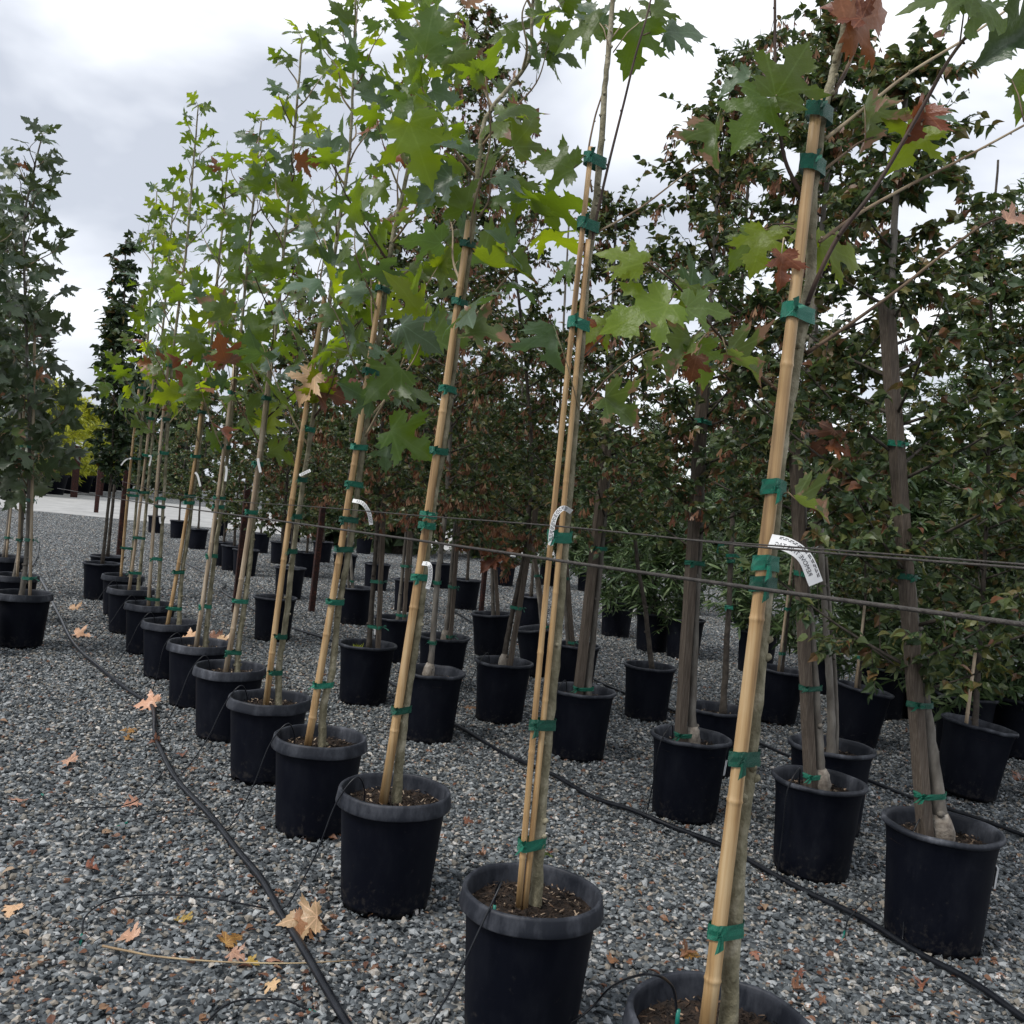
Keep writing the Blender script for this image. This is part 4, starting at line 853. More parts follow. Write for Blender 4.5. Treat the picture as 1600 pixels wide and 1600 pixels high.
def potted_maple(rim, label, D=.40, tilt=0, timber=None, trunk=None, canes=None, second=None, crown=None, seed=1, ties=(), tr=(.022, .008), bark='bark_grey', kind='roll', tw=.038, group='broadleaf trees in black pots behind the plane trees', name='potted_tree', graft=False, sticker=None, weed=False, tie_h=.022):
    c = on_z(rim[0], rim[1], H * D / .40); Y = c.y; base = Vector((c.x, c.y, 0)); root = empty(name, base)
    T = Matrix.Rotation(math.radians(tilt), 4, 'Y') if tilt else None
    if T is not None: T = Matrix.Translation((0, 0, -.004)) @ Matrix.Translation((math.copysign(.15, tilt) * D / .4, 0, 0)) @ T @ Matrix.Translation((-math.copysign(.15, tilt) * D / .4, 0, 0))
    add_pot(root, kind, D / .40, T)
    zs = .34 * D / .40
    Q = [on_y(x, y, Y + .02) for x, y in trunk]; Q[0].z = min(Q[0].z, zs - .01)
    link('trunk', trunk_mesh([p - base for p in Q], tr[0], tr[1], bark, seed, 8, 1.45), root)
    C = cat_rom(Q, 12)
    A = None
    if timber:
        A = [on_y(x, y, Y - .008) for x, y in timber]; A[0].z = min(A[0].z, zs - .02)
        link('timber_stake', timber_mesh(A[0] - base, A[-1] - base, tw), root)
    if canes:
        A = [on_y(x, y, Y - .012) for x, y in canes]; A[0].z = min(A[0].z, zs - .02)
        link('bamboo_stake', bamboo_mesh(A[0] - base, A[-1] - base, .011, .009, 'bamboo_pale', seed), root)
    if second:
        P = [on_y(x, y, Y + .05) for x, y in second]; P[0].z = min(P[0].z, zs - .02)
        link('trunk', trunk_mesh([p - base for p in P], tr[0] * .8, tr[1], bark, seed + 5, 6), root)
    for ty in ties:
        if A:
            px = timber or canes; u = (px[0][1] - ty) / (px[0][1] - px[-1][1]); a = A[0].lerp(A[-1], u)
            b = min(C, key=lambda k: abs(k.z - a.z)).copy(); b.z = a.z; add_tie(root, base, a, b, tw * .62 if timber else .012, tr[0] * .9, tie_h)
        else:
            a = min(C, key=lambda k: abs(k.z - on_y(trunk[0][0], ty, Y).z)); add_tie(root, base, a - Vector((.002, 0, 0)), a + Vector((.002, 0, 0)), tr[0], tr[0], tie_h)
    if graft:                          # pale swollen graft at the foot of the trunk
        g0 = Vector((Q[0].x, Q[0].y, zs)) - base; ax = (Q[1] - Q[0]).normalized()
        v, f = tube([g0 - ax * .03, g0, g0 + ax * .03, g0 + ax * .055, g0 + ax * .075, g0 + ax * .10], [tr[0] * k for k in (1.35, 1.6, 1.75, 1.6, 1.5, 1.1)], 10); rr = random.Random(seed)
        link('graft_base', mesh_np('graft_base', [Vector(p) + Vector((rr.uniform(-1, 1), rr.uniform(-1, 1), rr.uniform(-1, 1))) * .003 for p in v], f, M['graft'], True), root)
    if sticker is not None:
        a, z, w, h = sticker; d = Vector((math.sin(a), -math.cos(a), 0)); t = Vector((math.cos(a), math.sin(a), 0)); rr = (.158 + .07 * z) * D / .4
        c_ = d * (rr + .0035) + Vector((0, 0, z)); sl_ = Vector((d.x * .07, d.y * .07, 1)).normalized(); o = d * .0012; V = [c_ + t * x * w / 2 + sl_ * y * h / 2 + q for q in (o, -o * 4) for x, y in ((-1, -1), (1, -1), (1, 1), (-1, 1))]
        link('sticker', mesh_np('sticker', V, [(0, 1, 2, 3), (7, 6, 5, 4), (0, 4, 5, 1), (1, 5, 6, 2), (2, 6, 7, 3), (3, 7, 4, 0)], M['tagw']), root)
    if weed:
        n = 26; q = np.random.RandomState(3); V, Fc = leaf_cloud(np.array([[-.06, -.04, zs]] * n) + q.uniform(-.02, .02, (n, 3)) * [1, 1, .2], np.stack([q.uniform(-.7, .7, n), q.uniform(-.7, .7, n), np.ones(n)], 1), q.uniform(-1, 1, (n, 3)), q.uniform(.03, .09, n), 'blade')
        link('weed', mesh_np('weed', V, Fc, M['hedge'], False, attr=np.repeat(q.uniform(0, .6, n), 4)), root)
    if crown: dense_tree(root, base, Q, seed=seed * 7 + 3, **crown)
    tag(root, label, 'potted tree', group); return root, base, Y
def K(z0, z1, Rc, limbs=34, twigs=7, per=9, lsize=.075, **k): return dict(z0=z0, z1=z1, Rc=Rc, limbs=limbs, twigs=twigs, per=per, lsize=lsize, **k)

potted_maple((1473, 1288), 'leaning dark-leaved tree lashed to a split timber stake, in a pot with a white sticker', .425, 0, [(1448, 1312), (1384, 470)], [(1474, 1312), (1458, 1190), (1440, 1060), (1420, 900), (1402, 700), (1392, 520), (1400, 300), (1420, 110)],
    crown=K(1.05, 3.25, .60, 40, 8, 9, .070, parts=300, bias=(.12, 0)), seed=1, graft=True, sticker=(1.25, .27, .035, .075), ties=(1232, 1092, 895, 690), tr=(.026, .009), tw=.042)
t1280 = potted_maple((1280, 1216), 'tree with brown timber stake and swollen pale trunk base, two pale bare stems behind it', .40, 0, [(1268, 1232), (1240, 640)], [(1282, 1240), (1278, 1150), (1268, 1000), (1256, 850), (1262, 600), (1290, 300), (1315, 70)],
    crown=K(1.6, 3.55, .55, 36, 8, 9, .068, parts=220, samara=.25), seed=2, graft=True, ties=(1200, 1065, 890), tr=(.025, .008), tw=.04)
potted_maple((1300, 1163), 'pair of pale bare stems in a wide pot, just behind the swollen-based trunk', .42, 0, None, [(1300, 1172), (1298, 1100), (1292, 1000), (1284, 880), (1280, 700), (1275, 450), (1285, 120)], second=[(1307, 1172), (1304, 1050), (1290, 870)],
    crown=K(1.6, 4.3, .45, 26, 6, 7, .07, samara=.3, tip=.2), seed=3, ties=(1005,), tr=(.021, .008))
potted_maple((1080, 1148), 'tree on a tall dark timber stake with a grey trunk, white sticker on its pot', .40, 0, [(1064, 1152), (1100, 560)], [(1082, 1160), (1082, 1090), (1090, 900), (1100, 700), (1112, 450), (1125, 250)],
    crown=K(1.5, 3.65, .56, 40, 8, 8, .066, parts=200, samara=.3, tip=.2), seed=4, graft=True, sticker=(1.2, .27, .03, .07), ties=(1128, 868, 655, 570), tr=(.024, .008), tw=.044)
t1122 = potted_maple((1122, 1105), 'slim brown trunk with hanging green tape, in the pot behind the tall dark stake', .38, 0, None, [(1130, 1112), (1136, 1000), (1144, 830), (1150, 620), (1165, 350), (1180, 150)], crown=K(1.7, 4.5, .45, 28, 7, 6, .066, samara=.4, tip=.2), seed=5, ties=(945, 870), tr=(.02, .007), bark='bark_dark')
potted_maple((911, 1076), 'tree on a broad brown timber stake, pot with a thin drip tube over its front', .40, 0, [(903, 1084), (952, 660)], [(918, 1086), (930, 960), (950, 740), (955, 560), (962, 340)],
    crown=K(1.4, 3.35, .52, 34, 8, 8, .064, parts=120, samara=.3), seed=6, ties=(1063, 850), tr=(.022, .008), tw=.046)
potted_maple((788, 1032), 'tall tree hung with brown winged seeds, dark leaning trunk and one square stake', .40, 0, [(796, 1035), (838, 790)], [(785, 1042), (800, 960), (822, 850), (830, 700), (812, 480), (775, 230), (745, 45)],
    crown=K(1.2, 4.75, .52, 50, 8, 8, .058, samara=.6, tip=.18), seed=7, graft=True, ties=(1030, 940, 830), tr=(.02, .006), tw=.03, bark='bark_dark')
potted_maple((675, 1047), 'tree with smooth grey trunk and knobby base behind the split bamboo cane', .41, 0, None, [(668, 1056), (674, 1030), (684, 900), (696, 800), (706, 640), (722, 400), (735, 250)],
    crown=K(1.3, 3.6, .55, 40, 8, 8, .058, samara=.7), seed=8, graft=True, ties=(1005, 912), tr=(.021, .007))
potted_maple((575, 1005), 'tree with dark bare lower trunk and a green weed growing in its pot', .405, 0, [(592, 1008), (600, 770)], [(577, 1010), (584, 900), (592, 780), (600, 600), (615, 380)],
    crown=K(1.45, 3.3, .55, 36, 8, 8, .062, samara=.7), seed=9, weed=True, ties=(966, 900), tr=(.019, .007), tw=.03, bark='bark_dark')
potted_maple((431, 932), 'tree with slim blackish trunk in a plain pot, brown seeds in the crown', .40, 0, None, [(440, 935), (443, 850), (448, 760), (456, 640), (470, 450)], crown=K(1.15, 3.4, .62, 38, 8, 8, .064, samara=.5), seed=10, tr=(.019, .006), bark='bark_dark')
potted_maple((1016, 1039), 'pot with a bare trunk leaning towards the brown timber stake', .385, 0, None, [(1020, 1046), (1008, 950), (994, 860), (985, 700), (990, 450)], crown=K(1.5, 3.5, .42, 26, 7, 6, .064, samara=.4, tip=.2), seed=11, tr=(.02, .007), bark='bark_dark')
potted_maple((902, 1006), 'trunk and square stake leaning apart from a pot half hidden by another', .38, 0, [(897, 1008), (882, 850)], [(890, 1010), (880, 900), (872, 760), (880, 520), (890, 330)], crown=K(1.5, 2.9, .45, 22, 7, 8, .064, samara=.4), seed=12, ties=(993, 900), tr=(.018, .007), tw=.03)
potted_maple((851, 984), 'tipped pot with two grey stems leaning with it', .40, -9, [(858, 985), (832, 850)], [(850, 985), (838, 900), (828, 840), (818, 700), (815, 500)], crown=K(1.4, 3.1, .45, 24, 7, 8, .064, samara=.6), seed=13, ties=(967, 895), tr=(.018, .007), tw=.026)
t775 = potted_maple((773, 959), 'pale short stem and stake in a slightly tipped pot under brown seed clusters', .40, -4, [(780, 958), (772, 850)], [(772, 960), (768, 860), (765, 740), (760, 520)], crown=K(1.05, 3.6, .55, 32, 7, 8, .066, samara=.6), seed=14, tr=(.019, .006), tw=.03)
potted_maple((694, 993), 'trunk with white painted graft base tied low, behind the smooth grey trunk', .40, 0, [(704, 1000), (716, 820)], [(694, 1000), (702, 940), (712, 800), (720, 640), (725, 420)], crown=K(1.45, 3.7, .5, 28, 7, 8, .066, samara=.5), seed=15, graft=True, ties=(985, 912), tr=(.019, .007), tw=.028)
potted_maple((618, 964), 'two parallel stems tied low in a pot with a white sticker edge', .38, 0, [(632, 966), (640, 830)], [(622, 968), (630, 880), (638, 780), (640, 600)], crown=K(1.3, 3.5, .5, 28, 7, 8, .068, samara=.5), seed=16, sticker=(-1.2, .25, .03, .06), ties=(950, 880), tr=(.018, .006), tw=.03)
potted_maple((557, 917), 'pair of pale stems crossing in a broad pot behind the golden cane', .40, 0, None, [(552, 918), (548, 870), (545, 800), (548, 650), (560, 480)], second=[(546, 918), (543, 870), (545, 800)], crown=K(1.3, 3.6, .55, 28, 7, 8, .07, samara=.35), seed=17, ties=(910,), tr=(.018, .007))
potted_maple((454, 886), 'small tree in the pot just behind the slim blackish trunk', .40, 0, None, [(456, 888), (457, 820), (460, 720), (468, 560)], crown=K(.95, 3.3, .6, 28, 7, 8, .075, samara=.3), seed=18, tr=(.017, .006), bark='bark_dark')
potted_maple((1338, 1076), 'tipped black pot with a short tan cane among low green leaves', .40, 8, None, [(1342, 1082), (1348, 1000), (1352, 920), (1350, 760)], canes=[(1336, 1082), (1352, 940)], crown=K(1.0, 2.5, .4, 20, 7, 8, .07), seed=19, ties=(1020,), tr=(.012, .005), bark='bark_dark')
potted_maple((1216, 1045), 'pot with a thin grey cane slanting up, behind the thick golden cane', .40, 3, None, [(1222, 1048), (1232, 960), (1242, 880), (1245, 700)], canes=[(1216, 1048), (1240, 860)], crown=K(1.4, 3.3, .45, 24, 7, 8, .066), seed=20, ties=(1010, 945), tr=(.012, .005), bark='bark_dark')
potted_maple((1517, 1132), 'tipped pot with tan cane and dark stem under big drooping leaves', .42, 7, None, [(1524, 1138), (1528, 1050), (1535, 950), (1545, 700), (1550, 400), (1560, 250)], canes=[(1508, 1140), (1524, 1020)], crown=K(1.05, 3.3, .6, 34, 8, 9, .078, parts=120), seed=21, tr=(.017, .006), bark='bark_dark')
potted_maple((1690, 1150), 'broad dark tree at the far end of the timber-staked row', .42, 0, None, [(1690, 1150), (1680, 900), (1660, 600), (1650, 350)], crown=K(.9, 3.4, .7, 36, 8, 9, .078), seed=22, tr=(.02, .007), bark='bark_dark')

# a dry leaf bunch, a dead plane leaf caught in a crown, loose ends of tape
for x, y, sz, an in ((782, 842, 58, 175), (772, 868, 60, 205), (788, 872, 55, 160), (765, 880, 48, 230)): px_leaf(t775[0], t775[1], t775[2], x, y, sz, an, 'leaf_rust', 'shut', (U(-.5, .5), .3), -.45)
px_leaf(t1280[0], t1280[1], t1280[2], 1290, 690, 70, 215, 'leaf_rust', 'droop', (.2, .4), -.62); px_leaf(t1280[0], t1280[1], t1280[2], 1312, 700, 55, 110, 'leaf_brown', 'fold', (.2, .4), -.62)
for pts in ([(1134, 868), (1150, 868), (1157, 872), (1158, 892)], [(1132, 850), (1122, 852), (1120, 864)]):
    P = [on_y(x, y, t1122[2] - .03) - t1122[1] for x, y in pts]; V = []
    for k, p in enumerate(P): V += [p + Vector((-.004 * (k > 1), 0, .010 - .006 * (k > 1))), p + Vector((.010 * (k > 1), 0, -.010 + .006 * (k > 1))), p + Vector((.003, .003, 0))]
    link('tie', mesh_np('loose_tape', V, [(3 * k, 3 * k + 1, 3 * k + 4, 3 * k + 3) for k in range(len(P) - 1)] + [(3 * k + 1, 3 * k + 2, 3 * k + 5, 3 * k + 4) for k in range(len(P) - 1)], M['tape'], False), t1122[0])

# smaller trees farther back, in pots
FAR = [((310, 826), 2.9, .60), ((280, 813), 2.6, .55), ((350, 846), 2.7, .5), ((385, 858), 3.0, .55), ((366, 852), 2.8, .5), ((408, 833), 3.1, .6), ((440, 846), 3.0, .6), ((540, 866), 3.2, .6), ((505, 846), 3.1, .6), ((480, 862), 2.9, .5),
       ((590, 880), 3.3, .55), ((640, 905), 3.3, .6), ((730, 905), 3.4, .6), ((830, 930), 3.4, .6), ((790, 880), 3.4, .65), ((690, 880), 3.4, .65), ((245, 806), 3.3, .7), ((345, 812), 3.2, .7), ((460, 822), 3.4, .7), ((570, 838), 3.4, .7)]
FARL = ['bushy small tree in a black pot beside the bend of the pale-lit pipe', 'small potted tree between the pale-lit pipe bend and the drive', 'small potted tree standing behind the leaf-littered pot', 'small potted tree beside the rusty punched post of the weathered cane',
        'small potted tree squeezed between two pots by the weathered cane', 'small potted tree beyond the rusty punched post, nearer the drive', 'small potted tree two pots behind the slim blackish trunk', 'small potted tree directly behind the pair of pale crossing stems',
        'small potted tree beyond the rusty punched post of the broad pot', 'small potted tree between the slim blackish trunk and the broad pot', 'small potted tree behind the dark bare trunk with the weed', 'small potted tree behind the two parallel low-tied stems',
        'small potted tree behind the white painted graft base', 'small potted tree directly behind the tipped pot with two stems', 'bushy potted tree far behind the brown seed clusters', 'bushy potted tree far behind the smooth grey trunk',
        'last potted tree before the drive, behind the pale thin cane', 'last potted tree before the drive, behind the dangling tag', 'last potted tree before the drive, behind the small folded tag', 'last potted tree before the drive, behind the curved white tag']
for i, (rim, zt, Rc) in enumerate(FAR):
    x, y = rim; dx = U(-6, 6)
    c = on_z(x, y, H); Yc = c.y; top = on_y(x + 6, y, Yc); 
    hpx = zt / Yc * F
    potted_maple(rim, FARL[i], .40, 0, None, [(x, y + 2), (x + hpx * .02, y - hpx * .3), (x + hpx * .06, y - hpx * .6), (x + hpx * .085, y - hpx * .85)],
        crown=K(.75 + U(0, .4), zt + U(0, .5), Rc, 20, 7, 8, .10, samara=.12, rnd_pow=.9), seed=40 + i, tr=(.02, .006), bark='bark_dark', group='small potted trees far back in the yard')

# podocarpus: dense narrow-leaved columns in pots
def podocarpus(rim, zt, Rc, label, seed, D=.42, n=(34, 9, 13), ls=.135, pot=True):
    c = on_z(rim[0], rim[1], H * D / .4); base = Vector((c.x, c.y, 0)); root = empty('podocarpus', base); add_pot(root, 'roll', D / .40)
    Q = [Vector((c.x, c.y, .3)), Vector((c.x + U(-.03, .03), c.y, zt * .5)), Vector((c.x + U(-.1, .1), c.y, zt))]
    link('trunk', trunk_mesh([p - base for p in Q], .02, .006, 'bark_dark', seed, 2), root)
    dense_tree(root, base, Q, .50, zt, Rc, n[0], n[1], n[2], ls, mat='podo', kind='blade', seed=seed, asc=.7, shape=.62, tip=.25)
    tag(root, label, 'shrub', 'narrow-leaved shrubs in pots behind the trees')
PD = [((966, 939), 1.9, .42), ((1023, 957), 1.7, .45), ((1072, 966), 6.5, .42), ((1185, 985), 2.0, .5), ((1285, 1010), 2.1, .5), ((1381, 1040), 2.0, .5), ((1510, 1085), 2.1, .52), ((1450, 1046), 2.2, .5), ((1590, 1088), 2.2, .5),
      ((1000, 905), 3.2, .55), ((1080, 918), 3.4, .55), ((1160, 930), 3.2, .6), ((1250, 942), 3.4, .6), ((1350, 962), 3.4, .6), ((1440, 975), 3.6, .6), ((1495, 992), 5.4, .45), ((1560, 1006), 5.6, .48), ((920, 888), 2.4, .5), ((860, 880), 2.4, .5)]
PDL = ['narrow-leaved shrub in a black pot beside the bare leaning trunk', 'narrow-leaved shrub in a pot just behind the bare leaning trunk', 'very tall narrow-leaved shrub with loose shoots above the dark timber stake', 'narrow-leaved shrub in a pot behind the slanting grey cane', 'narrow-leaved shrub behind the pair of pale bare stems',
       'narrow-leaved shrub in the pot behind the tipped pot with short cane', 'narrow-leaved shrub in the pot behind the tipped pot with dark stem', 'narrow-leaved shrub between the two tipped pots', 'narrow-leaved shrub beyond the tipped pot with dark stem', 'second-rank narrow-leaved shrub past the bare leaning trunk',
       'second-rank narrow-leaved shrub past the tall dark timber stake', 'second-rank narrow-leaved shrub past the slim brown trunk with hanging tape', 'second-rank narrow-leaved shrub past the thick golden cane', 'second-rank narrow-leaved shrub past the short tan cane', 'second-rank narrow-leaved shrub past the leaning split-stake tree',
       'tall loose narrow-leaved shrub rising past the split-stake tree', 'tall loose narrow-leaved shrub beyond the broad dark end tree', 'narrow-leaved shrub far behind the broad brown timber stake', 'narrow-leaved shrub far behind the two-cane plane tree']
for i, (rim, zt, Rc) in enumerate(PD):
    podocarpus(rim, zt, Rc, PDL[i], 80 + i, n=(34, 9, 13) if zt < 3.7 else (46, 8, 9))

# ------------------------------------------------------------------ left side: dark plane trees, columnar tree
def dark_plane(rim, stake, trunk, leader, label, seed, nb, ls, canes=True):
    return sycamore(rim, .42, stake, trunk, leader, [y for y in (888, 830, 770, 690, 600) if y < stake[0][1] - 10], label, (.013, .010), 'bamboo_pale', seed=seed, crown=dict(z0=.95 if rim[0] < 30 else 1.1, nb=nb + 4, lmax=.36, lmin=.27, lsize=ls, dist=DARK, leafstep=.05, asc=.9), trunk_r=(.02, .012), group='dark-leaved plane trees beside the gravel lane', bark='bark_grey')
dark_plane((37, 925), [(48, 925), (55, 480)], [(34, 925), (42, 860), (46, 740), (46, 640)], [(40, 500), (38, 350), (50, 280), (66, 210)], 'dark-leaved plane tree with bent trunk base and pale cane beside the kinked pipe', 131, 33, .185)
dark_plane((22, 897), [(28, 895), (40, 560)], [(22, 897), (32, 840), (36, 700)], [(18, 520), (8, 380), (0, 300)], 'dark-leaved plane tree with straight cane, next one back from the bent trunk', 132, 29, .18)
dark_plane((-60, 930), [(-55, 930), (-40, 600)], [(-60, 930), (-55, 840), (-50, 700)], [(-40, 500), (-30, 380), (-25, 320)], 'dark-leaved plane tree reaching in beside the bent trunk', 133, 28, .18)
for i, rim in enumerate([(6, 868), (-34, 862)]):
    x, y = rim; hp = 2.7 / on_z(x, y, H).y * F
    dark_plane(rim, [(x + 4, y), (x + hp * .07, y - hp * .6)], [(x, y), (x + hp * .05, y - hp * .4)], [(x + hp * .08, y - hp * .8), (x + hp * .1, y - hp * 1.05)], 'dark-leaved plane tree farther along the lane edge', 134 + i, 18, .15)

def columnar(rim, label, zt, Rc, seed, kindm='columnar', ls=.085, z0=1.6):
    c = on_z(rim[0], rim[1], H); base = Vector((c.x, c.y, 0)); root = empty('columnar_tree', base); add_pot(root, 'roll')
    Q = [Vector((c.x, c.y, .32)), Vector((c.x, c.y, zt * .5)), Vector((c.x - .12, c.y, zt))]
    link('trunk', trunk_mesh([p - base for p in Q], .02, .008, 'bark_dark', seed, 3), root)
    dense_tree(root, base, Q, z0, zt, Rc, 30, 7, 8, ls, mat=kindm, seed=seed, asc=.8, tip=.35, shape=.7)
    tag(root, label, 'tree', 'columnar trees at the end of the bamboo-staked row')
columnar((168, 868), 'dark columnar tree rising behind the rusty end post', 4.1, .28, 151)
columnar((160, 879), 'slimmer dark columnar tree directly against the rusty end post', 3.2, .17, 152, z0=1.35)

# ------------------------------------------------------------------ rusty posts
def post(px, py, h, w, label, cap=False, lean=(0, 0)):
    p = on_z(px, py, 0); base = Vector((p.x, p.y, 0)); root = empty('rusty_post', base); mb = MB(); a = .5
    s = Vector((math.cos(a), math.sin(a), 0)) * w / 2; t = Vector((-math.sin(a), math.cos(a), 0)) * w / 2; tp = Vector((lean[0], lean[1], h))
    V = [x + o for o in (Vector((0, 0, -.1)), tp) for x in (-s - t, s - t, s + t, -s + t)]
    mb.add(V, [(0, 1, 5, 4), (1, 2, 6, 5), (2, 3, 7, 6), (3, 0, 4, 7), (4, 5, 6, 7)]); link('shaft', mb.mesh('shaft', M['rust'], False), root)
    hm = MB(); z = .08
    while z < h - .03:
        c = tp * (z / h)
        for nrm, sd_ in ((-t, s), (s, t), (-s, t)):
            q = c + nrm * 1.03
            hm.add([q + (sd_ * math.cos(k * math.pi / 3) / (w / 2) + Vector((0, 0, math.sin(k * math.pi / 3)))) * .0065 for k in range(6)], [tuple(range(6))])
        z += .035
    f = link('punched_holes', hm.mesh('punched_holes', M['hole'], False), root); f['kind'] = 'stuff'
    if cap:
        k = 1.25; cm = MB(); V = [x * k + o for o in (Vector((0, 0, h - .16)), Vector((0, 0, h + .02))) for x in (-s - t, s - t, s + t, -s + t)]
        cm.add(V, [(0, 1, 5, 4), (1, 2, 6, 5), (2, 3, 7, 6), (3, 0, 4, 7), (4, 5, 6, 7)]); link('cap', cm.mesh('cap', M['tagw'], False), root)
    tag(root, label, 'post', 'rusty steel posts')
post(184, 905, 1.75, .09, 'thick rusty steel post at the end of the bamboo-staked row')
post(366, 958, 1.45, .055, 'rusty punched post behind the weathered cane and slim trunk pots', lean=(.02, 0))
post(486, 956, 1.5, .06, 'rusty punched post beside the broad pot with pale stems', lean=(.03, 0))
post(751, 962, 1.2, .05, 'rusty punched post under the brown seed clusters')
post(115, 777, 2.3, .26, 'far rusty post with a white cap in front of the bamboo hedge', cap=True)
post(156, 775, 2.2, .22, 'far rusty post with white strip behind the columnar tree', cap=True)
post(150, 801, 1.35, .12, 'short dark post standing at the drive edge')

# ------------------------------------------------------------------ cables
pA, pB = T1[3], ROWT[5][1]
rowd = Vector((ROWT[5][1].x - b1.x, ROWT[5][1].y - b1.y, 0)).normalized(); rown = Vector((rowd.y, -rowd.x, 0))
if rown.dot(CAMP - b1) < 0: rown = -rown
def cable(pts, off, r, label, z=None):
    P = [on_plane(x, y, b1 + rown * off, rown) for x, y in pts]; P = cat_rom(P, 10); c = P[0].copy(); c.z = 0
    o = link('support_cable', mesh_np('support_cable', [Vector(v) - c for v in tube(P, r, 7)[0]], tube(P, r, 7)[1], M['cable'], True)); o.location = c
    tag(o, label, 'cable', 'support cables along the rows'); return P
cable([(1750, 902), (1600, 888), (1200, 856), (880, 823), (660, 806), (480, 791), (350, 782), (250, 768), (190, 752)], .055, .0022, 'thin steel cable tied to the bamboo canes with green tape')
cable([(1750, 896), (1600, 882), (1200, 852), (1060, 842)], .030, .0018, 'second thin strand running just over the tied cable')
cable([(1750, 998), (1600, 976), (1200, 922), (900, 880), (750, 858), (400, 809), (200, 782), (90, 763)], .36, .0034, 'thick dark cable hanging lower, in front of the canes')

# ------------------------------------------------------------------ irrigation
def pipe(pts, r, label, name='irrigation_pipe', z=.022, group='black irrigation pipes on the gravel', mat='pipe', cat='pipe'):
    P = [on_z(x, y, z) for x, y in pts]; C = cat_rom(P, 10)
    for i, p in enumerate(C): p.z = z + .006 * math.sin(i * .35)
    c = C[0].copy(); c.z = 0; v, f = tube(C, r, 10); o = link(name, mesh_np(name, [x - c for x in v], f, M[mat], True)); o.location = c
    tag(o, label, cat, group); return C
PIPE1 = pipe([(60, 900), (75, 925), (92, 962), (112, 1000), (150, 1040), (205, 1080), (238, 1106), (243, 1150), (262, 1195), (300, 1245), (350, 1300), (398, 1362), (432, 1412), (470, 1480), (548, 1605), (600, 1690)], .0125, 'thick black pipe with a kink, running along the bamboo-staked row')
PIPE2 = pipe([(600, 1060), (660, 1100), (715, 1135), (780, 1172), (860, 1210), (930, 1245), (1000, 1272), (1090, 1305), (1180, 1350), (1300, 1412), (1400, 1466), (1500, 1525), (1610, 1595), (1700, 1650)], .0115, 'thick black pipe between the bamboo-staked row and the timber-staked row')
PIPE3 = pipe([(860, 1030), (930, 1062), (1000, 1092), (1080, 1120), (1180, 1160), (1240, 1182), (1360, 1222), (1440, 1250), (1600, 1306), (1720, 1350)], .011, 'black pipe passing behind the timber-staked pots')
pipe([(250, 846), (258, 858), (290, 880), (340, 905), (352, 915), (350, 925), (420, 965), (470, 985), (540, 1010), (600, 1040)], .011, 'pale-lit pipe bending through the pots behind the pale canes')
pipe([(700, 950), (760, 985), (830, 1010), (880, 1030)], .010, 'black pipe running towards the tipped pot')
pipe([(1480, 1140), (1560, 1160), (1640, 1175)], .010, 'black pipe beside the tipped pot with tan cane')
pipe([(50, 885), (58, 868), (60, 850), (55, 842)], .012, 'loop of pipe rising by the dark-leaved plane trees')
def nearest(P, c): return min(P, key=lambda p: (Vector((p.x, p.y, 0)) - Vector((c.x, c.y, 0))).length)
def emitter(root, p, d, base):
    v, f = tube([p - base, p + d * .03 - base, p + d * .034 - base, p + d * .05 - base], [.0045, .0045, .003, .0025], 7)
    link('emitter', mesh_np('emitter', v, f, M['emitter'], True), root)
def drip(base, D, P, label, side=(-.9, -.35), along=.35, soil=(-.10, -.05), hump=.055):
    c = base; root = empty('drip_tube', Vector((c.x, c.y, 0))); k = D / .4; sd_ = Vector((side[0], side[1], 0)).normalized()
    s0 = c + Vector((soil[0] * k, soil[1] * k, .335 * k)); s1 = c + sd_ * .15 * k + Vector((0, 0, H * k + hump)); s2 = c + sd_ * .215 * k + Vector((0, 0, H * k - .03)); tgt = nearest(P, c + sd_ * along); 
    m1 = s2.lerp(tgt, .35); m1.z = .20 * k; m2 = s2.lerp(tgt, .8); m2.z = .055
    C = cat_rom([s0, s0 + Vector((0, 0, .07)), s1, s2, m1, m2, tgt + Vector((0, 0, .012))], 8); v, f = tube([p - root.location for p in C], .0028, 6)
    link('tube', mesh_np('tube', v, f, M['pipe'], True), root); emitter(root, s0 + Vector((0, 0, .03)), Vector((0, 0, -1)), root.location)
    tag(root, label, 'drip tube', 'thin drip tubes feeding the pots')
NAMES = ['tenth', 'ninth', 'eighth', 'seventh', 'sixth', 'fifth', 'fourth', 'third', 'second', 'first']
drip(b1, .40, PIPE1, 'thin drip tube looping over the rim of the two-cane tree pot', side=(-.6, -.8), along=.6)
for i, t in enumerate(ROWT[:8]): drip(t[1], .40, PIPE1, 'thin drip tube looping into the pot ' + NAMES[i + 1] + ' from the rusty end post', side=(-.85, -.5), along=.35)
for (rx, ry, lab) in ((1473, 1288, 'thin drip tube drooping from the leaning split-stake tree pot'), (1280, 1216, 'thin drip tube from the pot with swollen trunk base'), (1080, 1148, 'thin drip tube arching off the pot on the tall dark stake'), (911, 1076, 'thin drip tube down the pot of the broad brown stake'), (788, 1032, 'thin drip tube off the pot of the seed-hung tall tree')):
    drip(on_z(rx, ry, H).xy.to_3d(), .40, PIPE2, lab, side=(-.8, -.6), along=.45)
